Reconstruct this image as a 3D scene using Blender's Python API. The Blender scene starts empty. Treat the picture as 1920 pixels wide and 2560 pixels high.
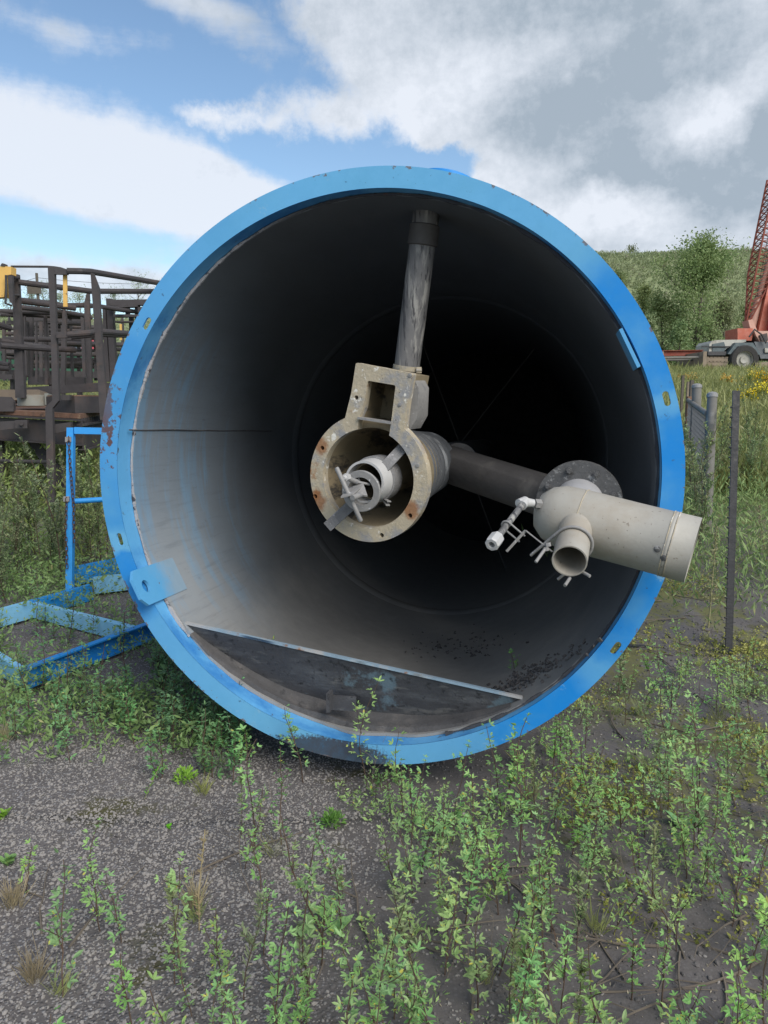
import bpy, bmesh, math, random
import numpy as np
from mathutils import Vector, Matrix, noise, geometry
R_ = math.radians
rnd = random.Random(7)
S = bpy.context.scene
COL = S.collection

# ------------------------------------------------------------------ camera
EYE = 1.70
PITCH = R_(8.0)
FPX = 1661.0                      # focal length in units of the 1659 x 2212 measuring grid
cam_d = bpy.data.cameras.new("camera")
cam = bpy.data.objects.new("camera", cam_d); COL.objects.link(cam)
cam.location = (0, 0, EYE); cam.rotation_euler = (math.pi/2 - PITCH, 0, 0)
cam_d.sensor_fit = 'VERTICAL'; cam_d.sensor_height = 24.0
cam_d.lens = 24.0 * FPX / 2212.0
cam_d.clip_start = 0.05; cam_d.clip_end = 2000
S.camera = cam
FWD = Vector((0, math.cos(PITCH), -math.sin(PITCH)))
UP = Vector((0, math.sin(PITCH), math.cos(PITCH)))
RT = Vector((1, 0, 0))
CAMP = Vector((0, 0, EYE))
def ray(px, py):
    return RT*((px-829.5)/FPX) + UP*(-(py-1106)/FPX) + FWD
def at(px, py, z):
    """point at measuring-grid position and depth (m) - used to survey real positions"""
    return CAMP + ray(px, py)*z

# ------------------------------------------------------------------ light and sky
SUN_EL, SUN_AZ = 40.0, 146.0      # azimuth clockwise from +Y (into the picture)
sd = Vector((math.sin(R_(SUN_AZ))*math.cos(R_(SUN_EL)), math.cos(R_(SUN_AZ))*math.cos(R_(SUN_EL)), math.sin(R_(SUN_EL))))
sl = bpy.data.lights.new("sun", 'SUN'); sl.energy = 2.6; sl.angle = R_(40); sl.color = (1, .94, .85)
so = bpy.data.objects.new("sun", sl); COL.objects.link(so)
so.rotation_euler = (-sd).to_track_quat('-Z', 'Y').to_euler()
S.view_settings.view_transform = 'Standard'; S.view_settings.look = 'None'
S.view_settings.gamma = 1; S.view_settings.exposure = 0.45
S.view_settings.use_curve_mapping = False

def azel(px, py):
    d = ray(px, py).normalized()
    return math.atan2(d.x, d.y), math.asin(d.z)

W = bpy.data.worlds.new("World"); S.world = W; W.use_nodes = True
nt = W.node_tree; nt.nodes.clear()
def N(t, **k):
    n = nt.nodes.new(t)
    for a, b in k.items(): setattr(n, a, b)
    return n
L = lambda a, b: nt.links.new(a, b)
def M(op, a, b=None, c=None, clamp=False):
    n = N('ShaderNodeMath', operation=op); n.use_clamp = clamp
    for i, v in enumerate((a, b, c)):
        if v is None: continue
        if isinstance(v, (int, float)): n.inputs[i].default_value = v
        else: L(v, n.inputs[i])
    return n.outputs[0]
def MR(v, a, b, c=0.0, d=1.0, smooth=True):
    n = N('ShaderNodeMapRange'); n.interpolation_type = 'SMOOTHSTEP' if smooth else 'LINEAR'
    L(v, n.inputs[0])
    for i, q in enumerate((a, b, c, d)): n.inputs[i+1].default_value = q
    return n.outputs[0]
sky = N('ShaderNodeTexSky', sky_type='NISHITA'); sky.sun_disc = False
sky.sun_elevation = R_(SUN_EL); sky.sun_rotation = R_(SUN_AZ)
sky.air_density = 1.0; sky.dust_density = 0.6; sky.ozone_density = 2.0
tc = N('ShaderNodeTexCoord')
sep = N('ShaderNodeSeparateXYZ'); L(tc.outputs['Generated'], sep.inputs[0])
az = M('ARCTAN2', sep.outputs[0], sep.outputs[1]); el = M('ARCSINE', sep.outputs[2])
cmb = N('ShaderNodeCombineXYZ'); L(az, cmb.inputs[0]); L(el, cmb.inputs[1])
def noise_tex(scale, detail, rough, sx=1, sy=1, off=0, rot=0):
    mp = N('ShaderNodeMapping'); L(cmb.outputs[0], mp.inputs[0])
    mp.inputs['Scale'].default_value = (sx, sy, 1); mp.inputs['Location'].default_value = (off, off*.7, off*.3)
    mp.inputs['Rotation'].default_value = (0, 0, rot)
    n = N('ShaderNodeTexNoise'); L(mp.outputs[0], n.inputs['Vector'])
    n.inputs['Scale'].default_value = scale; n.inputs['Detail'].default_value = detail; n.inputs['Roughness'].default_value = rough
    return n
nd = noise_tex(4.5, 7, .62)
ds = N('ShaderNodeVectorMath', operation='SUBTRACT'); L(nd.outputs['Color'], ds.inputs[0]); ds.inputs[1].default_value = (.5, .5, .5)
dm = N('ShaderNodeVectorMath', operation='SCALE'); L(ds.outputs[0], dm.inputs[0]); dm.inputs['Scale'].default_value = .16
da = N('ShaderNodeVectorMath', operation='ADD'); L(cmb.outputs[0], da.inputs[0]); L(dm.outputs[0], da.inputs[1])
def blob_sum(blobs, start, src=None):
    acc = start
    for (px, py, rx, ry, rot, amp) in blobs:
        a0, e0 = azel(px, py)
        mp = N('ShaderNodeMapping', vector_type='TEXTURE'); L(src or da.outputs[0], mp.inputs[0])
        mp.inputs['Location'].default_value = (a0, e0, 0)
        mp.inputs['Rotation'].default_value = (0, 0, R_(rot))
        mp.inputs['Scale'].default_value = (rx/FPX, ry/FPX, 1)
        g = N('ShaderNodeTexGradient', gradient_type='SPHERICAL'); L(mp.outputs[0], g.inputs[0])
        acc = M('MULTIPLY_ADD', g.outputs['Fac'], amp, acc)
    return acc
f1 = noise_tex(6, 9, .66, off=3.1).outputs['Fac']; f2 = noise_tex(3.2, 9, .64, sx=.7, sy=1.5, off=8.2, rot=.2).outputs['Fac']
f4 = noise_tex(42, 7, .7, off=2.3).outputs['Fac']; f3 = noise_tex(17, 8, .68, off=5.3).outputs['Fac']; fw = noise_tex(5, 8, .62, sx=.45, sy=3.2, off=1.7, rot=-.22).outputs['Fac']
back = MR(M('ABSOLUTE', az), .55, .95, 0, .42)
base = M('ADD', M('ADD', M('MULTIPLY_ADD', f1, 1.9, -1.06), M('ADD', M('MULTIPLY_ADD', f3, 1.15, -.575), M('MULTIPLY_ADD', f4, .5, -.25))), back)
# where the cloud stands (measured on the photograph as directions): x, y, half-width, half-height, tilt, amount
CLOUDS = [(600, 252, 250, 70, 6, 1.0), (440, 262, 110, 55, 0, .8), (745, 228, 105, 66, 0, .8), (330, 262, 80, 34, 0, .4),
          (1080, 120, 480, 240, -20, 1.35), (800, 60, 260, 115, -28, 1.0), (985, 225, 200, 95, -15, .8), (1500, 110, 560, 340, 0, 1.8), (1480, 400, 500, 230, -5, 1.6),
          (1230, 440, 240, 115, -12, .9), (1180, 300, 280, 115, 0, .9), (1900, 300, 600, 500, 0, 1.6), (1400, -250, 800, 330, 0, .9), (960, 350, 170, 62, 4, -1.5), (330, 160, 420, 90, -10, -.7), (640, 340, 260, 45, -12, -.5)]
cover = blob_sum(CLOUDS, base)
mask = MR(cover, -.08, .80)
# thin streaky veil on the left
VEIL = [(60, 345, 640, 155, -9, 1.1), (480, 430, 340, 110, -16, .8), (280, 385, 420, 92, -12, .45), (560, 330, 260, 50, -14, -.35), (120, 490, 360, 60, -8, -.75), (150, 590, 620, 80, 0, .7), (330, 610, 300, 55, 0, .4), (440, 15, 230, 52, -18, .7), (110, 60, 300, 60, -6, .5), (200, 480, 300, 50, -8, .25)]
dv_ = N('ShaderNodeVectorMath', operation='SCALE'); L(ds.outputs[0], dv_.inputs[0]); dv_.inputs['Scale'].default_value = .06
dv2 = N('ShaderNodeVectorMath', operation='ADD'); L(cmb.outputs[0], dv2.inputs[0]); L(dv_.outputs[0], dv2.inputs[1])
veil = MR(blob_sum(VEIL, M('ADD', M('MULTIPLY_ADD', fw, 1.0, -.58), M('ADD', M('MULTIPLY_ADD', f3, .6, -.3), M('MULTIPLY_ADD', f4, .3, -.15))), dv2.outputs[0]), .0, .62, 0, .93)
mask = M('MAXIMUM', mask, veil)
GREY = [(1560, 110, 500, 270, 0, .72), (1250, 30, 440, 160, 0, .5), (1340, 320, 380, 150, -10, .6), (1480, 430, 360, 130, 0, .55),
        (1090, 265, 220, 90, 0, .36), (1280, 405, 110, 60, 0, .45), (1000, 30, 300, 90, 0, .25), (1900, 300, 460, 420, 0, .45), (1200, 190, 300, 90, 0, .2), (1620, 250, 200, 60, 0, .3)]
gz = blob_sum(GREY, M('ADD', M('MULTIPLY_ADD', f2, 2.3, -1.0), M('ADD', M('MULTIPLY_ADD', f1, .8, -.4), M('ADD', M('MULTIPLY_ADD', f3, 1.5, -.80), M('MULTIPLY_ADD', f4, .6, -.3)))))
WHITE = [(1490, 268, 140, 85, 10, -1.2), (1000, 190, 260, 90, 20, -.45), (1610, 195, 170, 55, 30, -.7), (1310, 480, 200, 60, 0, -.9), (1180, 95, 200, 50, 10, -.3), (300, 400, 900, 260, -10, -.7)]
gz = blob_sum(WHITE, gz)
grey = MR(gz, -.15, 1.05, smooth=False)
grey = M('MAXIMUM', M('MINIMUM', grey, 1.0), 0.0)
cc = N('ShaderNodeMix', data_type='RGBA'); L(grey, cc.inputs[0])
cc.inputs[6].default_value = (6.1, 6.45, 7.05, 1); cc.inputs[7].default_value = (2.85, 3.4, 4.0, 1)
mx = N('ShaderNodeMix', data_type='RGBA'); L(M('MULTIPLY', mask, .97), mx.inputs[0])
skg = N('ShaderNodeVectorMath', operation='MULTIPLY'); L(sky.outputs[0], skg.inputs[0]); skg.inputs[1].default_value = (1.2, 1.25, 1.22)
L(skg.outputs[0], mx.inputs[6]); L(cc.outputs[2], mx.inputs[7])
bg = N('ShaderNodeBackground'); L(mx.outputs[2], bg.inputs[0]); bg.inputs[1].default_value = .1
wo = N('ShaderNodeOutputWorld'); L(bg.outputs[0], wo.inputs[0])
W.cycles.sampling_method = 'MANUAL'; W.cycles.sample_map_resolution = 512

# ------------------------------------------------------------------ materials
def new_mat(name):
    global nt
    m = bpy.data.materials.new(name); m.use_nodes = True
    nt = m.node_tree; nt.nodes.clear()
    out = N('ShaderNodeOutputMaterial'); p = N('ShaderNodeBsdfPrincipled'); L(p.outputs[0], out.inputs[0])
    return m, p, out
def coords(space='Object'):
    t = N('ShaderNodeTexCoord')
    if space == 'World':
        g = N('ShaderNodeNewGeometry'); return g.outputs['Position']
    return t.outputs[space]
def nz(vec, scale, detail=5, rough=.6, stretch=None, off=0):
    if stretch or off:
        mp = N('ShaderNodeMapping'); L(vec, mp.inputs[0])
        if stretch: mp.inputs['Scale'].default_value = stretch
        mp.inputs['Location'].default_value = (off, off*1.3, off*.6); vec = mp.outputs[0]
    n = N('ShaderNodeTexNoise'); L(vec, n.inputs['Vector']); n.inputs['Scale'].default_value = scale
    n.inputs['Detail'].default_value = detail; n.inputs['Roughness'].default_value = rough
    return n.outputs['Fac']
def mixc(fac, a, b):
    n = N('ShaderNodeMix', data_type='RGBA')
    for i, v in ((0, fac), (6, a), (7, b)):
        if isinstance(v, (int, float)): n.inputs[i].default_value = v
        elif isinstance(v, tuple): n.inputs[i].default_value = (*v, 1)
        else: L(v, n.inputs[i])
    return n.outputs[2]
def bump(p, h, strength=.3, dist=.01):
    b = N('ShaderNodeBump'); b.inputs['Strength'].default_value = strength; b.inputs['Distance'].default_value = dist
    L(h, b.inputs['Height']); L(b.outputs[0], p.inputs['Normal'])
def mat(name, col, rough=.6, var=.25, metal=0, scale=6, layers=(), bmp=.15, bscale=60, stretch=None, space='Object', spec=.5):
    """col: base; layers: (colour, noise scale, lo, hi, stretch) thresholded stains on top"""
    m, p, out = new_mat(name)
    v = coords(space)
    c = mixc(nz(v, scale, 6, .65, stretch), tuple(x*(1-var) for x in col), tuple(min(1, x*(1+var)) for x in col))
    for i, l in enumerate(layers):
        lc, ls, lo, hi = l[:4]; st = l[4] if len(l) > 4 else None
        c = mixc(MR(nz(v, ls, 7, .65, st, off=3.7*(i+1)), lo, hi), c, lc)
    L(c, p.inputs['Base Color'])
    L(MR(nz(v, scale*3, 4, .6), .3, .7, max(0, rough-.1), min(1, rough+.12)), p.inputs['Roughness'])
    p.inputs['Metallic'].default_value = metal; p.inputs['Specular IOR Level'].default_value = spec
    if bmp: bump(p, nz(v, bscale, 4, .6), bmp, .006)
    return m
RUST = (.17, .06, .022)
def leaf_mat(name, c1, c2, c3=None, trans=.25, scale=9, world=True, rough=.55):
    m, p, out = new_mat(name)
    v = coords('World')
    c = mixc(MR(nz(v, scale, 3, .5), .3, .7), c1, c2)
    oi = N('ShaderNodeObjectInfo'); hs = N('ShaderNodeHueSaturation'); L(c, hs.inputs['Color'])
    L(MR(oi.outputs['Random'], 0, 1, .465, .515, False), hs.inputs['Hue']); L(MR(M('FRACT', M('MULTIPLY', oi.outputs['Random'], 7.3)), 0, 1, .88, 1.32, False), hs.inputs['Value']); L(MR(M('FRACT', M('MULTIPLY', oi.outputs['Random'], 3.7)), 0, 1, .88, 1.15, False), hs.inputs['Saturation']); c = hs.outputs[0]
    if c3: c = mixc(MR(nz(v, scale*7, 2, .5, off=5), .64, .70), c, c3)
    L(c, p.inputs['Base Color']); p.inputs['Roughness'].default_value = rough
    p.inputs['Specular IOR Level'].default_value = .35
    t = N('ShaderNodeBsdfTranslucent'); L(c, t.inputs[0])
    mx = N('ShaderNodeMixShader'); mx.inputs[0].default_value = trans
    L(p.outputs[0], mx.inputs[1]); L(t.outputs[0], mx.inputs[2]); L(mx.outputs[0], out.inputs[0])
    return m

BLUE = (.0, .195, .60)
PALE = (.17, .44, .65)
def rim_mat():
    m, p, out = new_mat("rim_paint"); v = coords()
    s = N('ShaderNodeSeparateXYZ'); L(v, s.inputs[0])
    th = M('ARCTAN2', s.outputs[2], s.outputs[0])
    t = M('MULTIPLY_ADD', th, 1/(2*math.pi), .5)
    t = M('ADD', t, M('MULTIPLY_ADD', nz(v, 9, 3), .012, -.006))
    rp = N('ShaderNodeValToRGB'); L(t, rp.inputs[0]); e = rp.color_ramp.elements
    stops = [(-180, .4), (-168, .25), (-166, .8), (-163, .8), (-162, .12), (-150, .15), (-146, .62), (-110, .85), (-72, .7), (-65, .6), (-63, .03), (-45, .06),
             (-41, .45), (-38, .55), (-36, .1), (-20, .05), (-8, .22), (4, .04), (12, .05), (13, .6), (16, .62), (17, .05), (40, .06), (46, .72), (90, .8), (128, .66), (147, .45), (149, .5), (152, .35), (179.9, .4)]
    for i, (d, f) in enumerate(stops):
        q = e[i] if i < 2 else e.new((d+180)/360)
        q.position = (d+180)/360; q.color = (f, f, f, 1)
    c = mixc(rp.outputs[0], BLUE, PALE)  # pale arcs mix faded paint with sky reflection put into the colour
    c = mixc(MR(nz(v, 3, 6), .45, .75, 0, .5), c, (.13, .37, .56))
    c = mixc(MR(nz(v, 5, 7, .75, (1, 1, 1), 11), .60, .66, 0, .55), c, (.26, .45, .58))
    # grime on the lowest arc
    lo = N('ShaderNodeMapping', vector_type='TEXTURE'); L(v, lo.inputs[0]); lo.inputs['Location'].default_value = (-.22, 0, -1.30)
    lo.inputs['Scale'].default_value = (.50, 1, .16)
    g = N('ShaderNodeTexGradient', gradient_type='SPHERICAL'); L(lo.outputs[0], g.inputs[0])
    gm = M('MULTIPLY_ADD', nz(v, 60, 5, .7), .7, M('ADD', g.outputs['Fac'], -.40))
    c = mixc(MR(gm, .22, .36), c, (.055, .055, .065))
    # chipped rust on the upper left arc
    lr = N('ShaderNodeMapping', vector_type='TEXTURE'); L(v, lr.inputs[0]); lr.inputs['Location'].default_value = (-1.27, 0, .28)
    lr.inputs['Scale'].default_value = (.2, 1, .55)
    g2 = N('ShaderNodeTexGradient', gradient_type='SPHERICAL'); L(lr.outputs[0], g2.inputs[0])
    rm = M('MULTIPLY_ADD', nz(v, 22, 6, .7), 1.0, M('MULTIPLY', g2.outputs['Fac'], .36))
    c = mixc(MR(rm, .76, .80), c, (.12, .05, .03))
    c = mixc(MR(nz(v, 75, 3, .7, off=4), .695, .72), c, (.05, .07, .10))
    c = mixc(MR(nz(v, 16, 8, .75, off=14), .655, .675, 0, .8), c, (.045, .085, .15))
    rad = M('SQRT', M('ADD', M('POWER', s.outputs[0], 2.0), M('POWER', s.outputs[2], 2.0)))
    ew = M('ADD', MR(rad, 1.272, 1.30, 0, .16), M('ADD', nz(v, 26, 6, .7, off=21), M('MULTIPLY', nz(v, 3, 3, .5, off=8), .3)))
    c = mixc(MR(ew, .87, .90, 0, .9), c, mixc(nz(v, 40, 3), (.10, .05, .03), (.20, .15, .12)))
    sc_ = MR(nz(v, 9, 5, .8, (1, 1, 9), 17), .70, .715)
    c = mixc(M('MULTIPLY', sc_, .5), c, (.35, .42, .46))
    c = mixc(MR(nz(v, 2.2, 7, .75, off=27), .35, .7, 0, .35), c, (.06, .26, .47))
    L(c, p.inputs['Base Color']); p.inputs['Roughness'].default_value = .5; p.inputs['Specular IOR Level'].default_value = .18
    bump(p, nz(v, 14, 4), .06, .01)
    return m
def lining_mat():
    m, p, out = new_mat("rubber_lining"); v = coords()
    c = mixc(nz(v, 4, 7, .7, (1, .35, 1)), (.088, .098, .112), (.145, .157, .172))
    s = N('ShaderNodeSeparateXYZ'); L(v, s.inputs[0])
    # left flank: chalky wear plus the light falling on it, painted as paler colour
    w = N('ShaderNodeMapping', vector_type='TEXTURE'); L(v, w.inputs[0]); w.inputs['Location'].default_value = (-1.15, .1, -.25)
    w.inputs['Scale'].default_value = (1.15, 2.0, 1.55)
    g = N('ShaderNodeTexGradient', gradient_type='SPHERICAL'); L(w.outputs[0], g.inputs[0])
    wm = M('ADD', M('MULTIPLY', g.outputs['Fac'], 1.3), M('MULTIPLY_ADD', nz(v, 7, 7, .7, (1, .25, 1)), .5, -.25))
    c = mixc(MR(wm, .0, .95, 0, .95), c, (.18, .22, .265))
    w2 = N('ShaderNodeMapping', vector_type='TEXTURE'); L(v, w2.inputs[0]); w2.inputs['Location'].default_value = (-.95, .1, -.7)  # brighter low left patch: incoming light painted into the lining
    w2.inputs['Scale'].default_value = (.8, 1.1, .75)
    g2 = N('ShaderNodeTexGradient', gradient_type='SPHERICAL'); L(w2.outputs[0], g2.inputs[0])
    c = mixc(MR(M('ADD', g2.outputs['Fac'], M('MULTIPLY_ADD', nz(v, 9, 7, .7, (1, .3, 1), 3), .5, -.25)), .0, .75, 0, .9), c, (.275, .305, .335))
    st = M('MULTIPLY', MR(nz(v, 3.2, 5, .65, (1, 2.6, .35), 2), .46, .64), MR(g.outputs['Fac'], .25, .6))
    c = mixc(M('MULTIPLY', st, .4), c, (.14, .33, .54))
    st2 = M('MULTIPLY', MR(nz(v, 60, 3, .6, (1, .06, 1), 6), .5, .75), MR(g.outputs['Fac'], .0, .5))
    c = mixc(M('MULTIPLY', st2, .35), c, (.12, .14, .17))
    c = mixc(MR(nz(v, 30, 6, .75, (1, .3, 1)), .58, .8, 0, .5), c, (.05, .052, .06))
    # brown silt along the barrel bottom, paled to carry the light falling there
    b = MR(M('ADD', s.outputs[2], M('MULTIPLY_ADD', nz(v, 5, 5), .3, -.15)), -.50, -1.10)
    c = mixc(M('MULTIPLY', b, .85), c, mixc(nz(v, 12, 7, .7), (.20, .195, .185), (.36, .35, .335)))
    L(c, p.inputs['Base Color']); p.inputs['Roughness'].default_value = .55; p.inputs['Specular IOR Level'].default_value = .3
    bump(p, nz(v, 40, 6, .7, (1, .4, 1)), .2, .006)
    return m
def lug_mat():
    m, p, out = new_mat("lug_paint"); v = coords(); s = N('ShaderNodeSeparateXYZ'); L(v, s.inputs[0])
    c = mixc(nz(v, 6, 6), (.07, .30, .58), (.12, .37, .64))
    wear = MR(M('ADD', s.outputs[1], M('MULTIPLY_ADD', nz(v, 8, 6, .7), .3, -.15)), .03, .26)
    c = mixc(M('MULTIPLY', wear, .85), c, mixc(nz(v, 14, 5), (.20, .29, .37), (.30, .36, .41)))
    c = mixc(MR(nz(v, 40, 4), .70, .74), c, (.12, .08, .06))
    L(c, p.inputs['Base Color']); p.inputs['Roughness'].default_value = .6; p.inputs['Specular IOR Level'].default_value = .25; bump(p, nz(v, 30, 5), .2, .006); return m
def bead_mat():
    m, p, out = new_mat("lining_edge"); v = coords(); s = N('ShaderNodeSeparateXYZ'); L(v, s.inputs[0])
    c = mixc(MR(s.outputs[0], -.75, -.2), mixc(nz(v, 30, 5), (.30, .30, .32), (.45, .44, .44)), (.05, .052, .06))
    c = mixc(MR(nz(v, 9, 6, .7), .60, .66), c, (.13, .05, .03)); c = mixc(MR(nz(v, 25, 4), .56, .66), c, (.05, .05, .06))
    L(c, p.inputs['Base Color']); p.inputs['Roughness'].default_value = .9; bump(p, nz(v, 60, 5), .8, .006); return m
def ground_mat():
    m, p, out = new_mat("soil"); v = coords('World')
    s = N('ShaderNodeSeparateXYZ'); L(v, s.inputs[0])
    c = mixc(nz(v, 3, 8, .7), (.072, .066, .064), (.175, .160, .155))
    vo = N('ShaderNodeTexVoronoi'); L(v, vo.inputs['Vector']); vo.inputs['Scale'].default_value = 85
    vc = N('ShaderNodeSeparateColor'); L(vo.outputs['Color'], vc.inputs[0])
    stone = M('MULTIPLY', MR(vc.outputs[0], .35, .8), MR(vo.outputs['Distance'], .55, .35))
    gx = MR(M('ADD', s.outputs[0], M('MULTIPLY_ADD', nz(v, 1.6, 4), 1.3, -.65)), .15, -.55)
    c = mixc(M('MULTIPLY', stone, M('MULTIPLY_ADD', gx, .8, .15)), c, (.27, .26, .26))
    c = mixc(M('MULTIPLY', MR(nz(v, 2.2, 6, .7, off=9), .56, .68), .8), c, (.075, .072, .022))
    mo = M('MULTIPLY', MR(s.outputs[0], .7, 1.7), MR(nz(v, 1.9, 7, .75, (1, .6, 1), off=31), .50, .60))
    c = mixc(M('MULTIPLY', mo, .75), c, mixc(nz(v, 25, 4), (.10, .11, .03), (.20, .19, .07)))
    far = MR(s.outputs[1], 5.5, 10)
    c = mixc(M('MULTIPLY', far, .85), c, mixc(nz(v, .8, 6, .7), (.10, .125, .05), (.17, .19, .08)))
    L(c, p.inputs['Base Color']); p.inputs['Roughness'].default_value = .95; p.inputs['Specular IOR Level'].default_value = .15
    h = M('ADD', M('MULTIPLY', nz(v, 40, 6, .7), .6), M('MULTIPLY', M('MULTIPLY', MR(vo.outputs['Distance'], .6, 0), gx), .6))
    bump(p, h, .7, .012)
    return m

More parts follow.
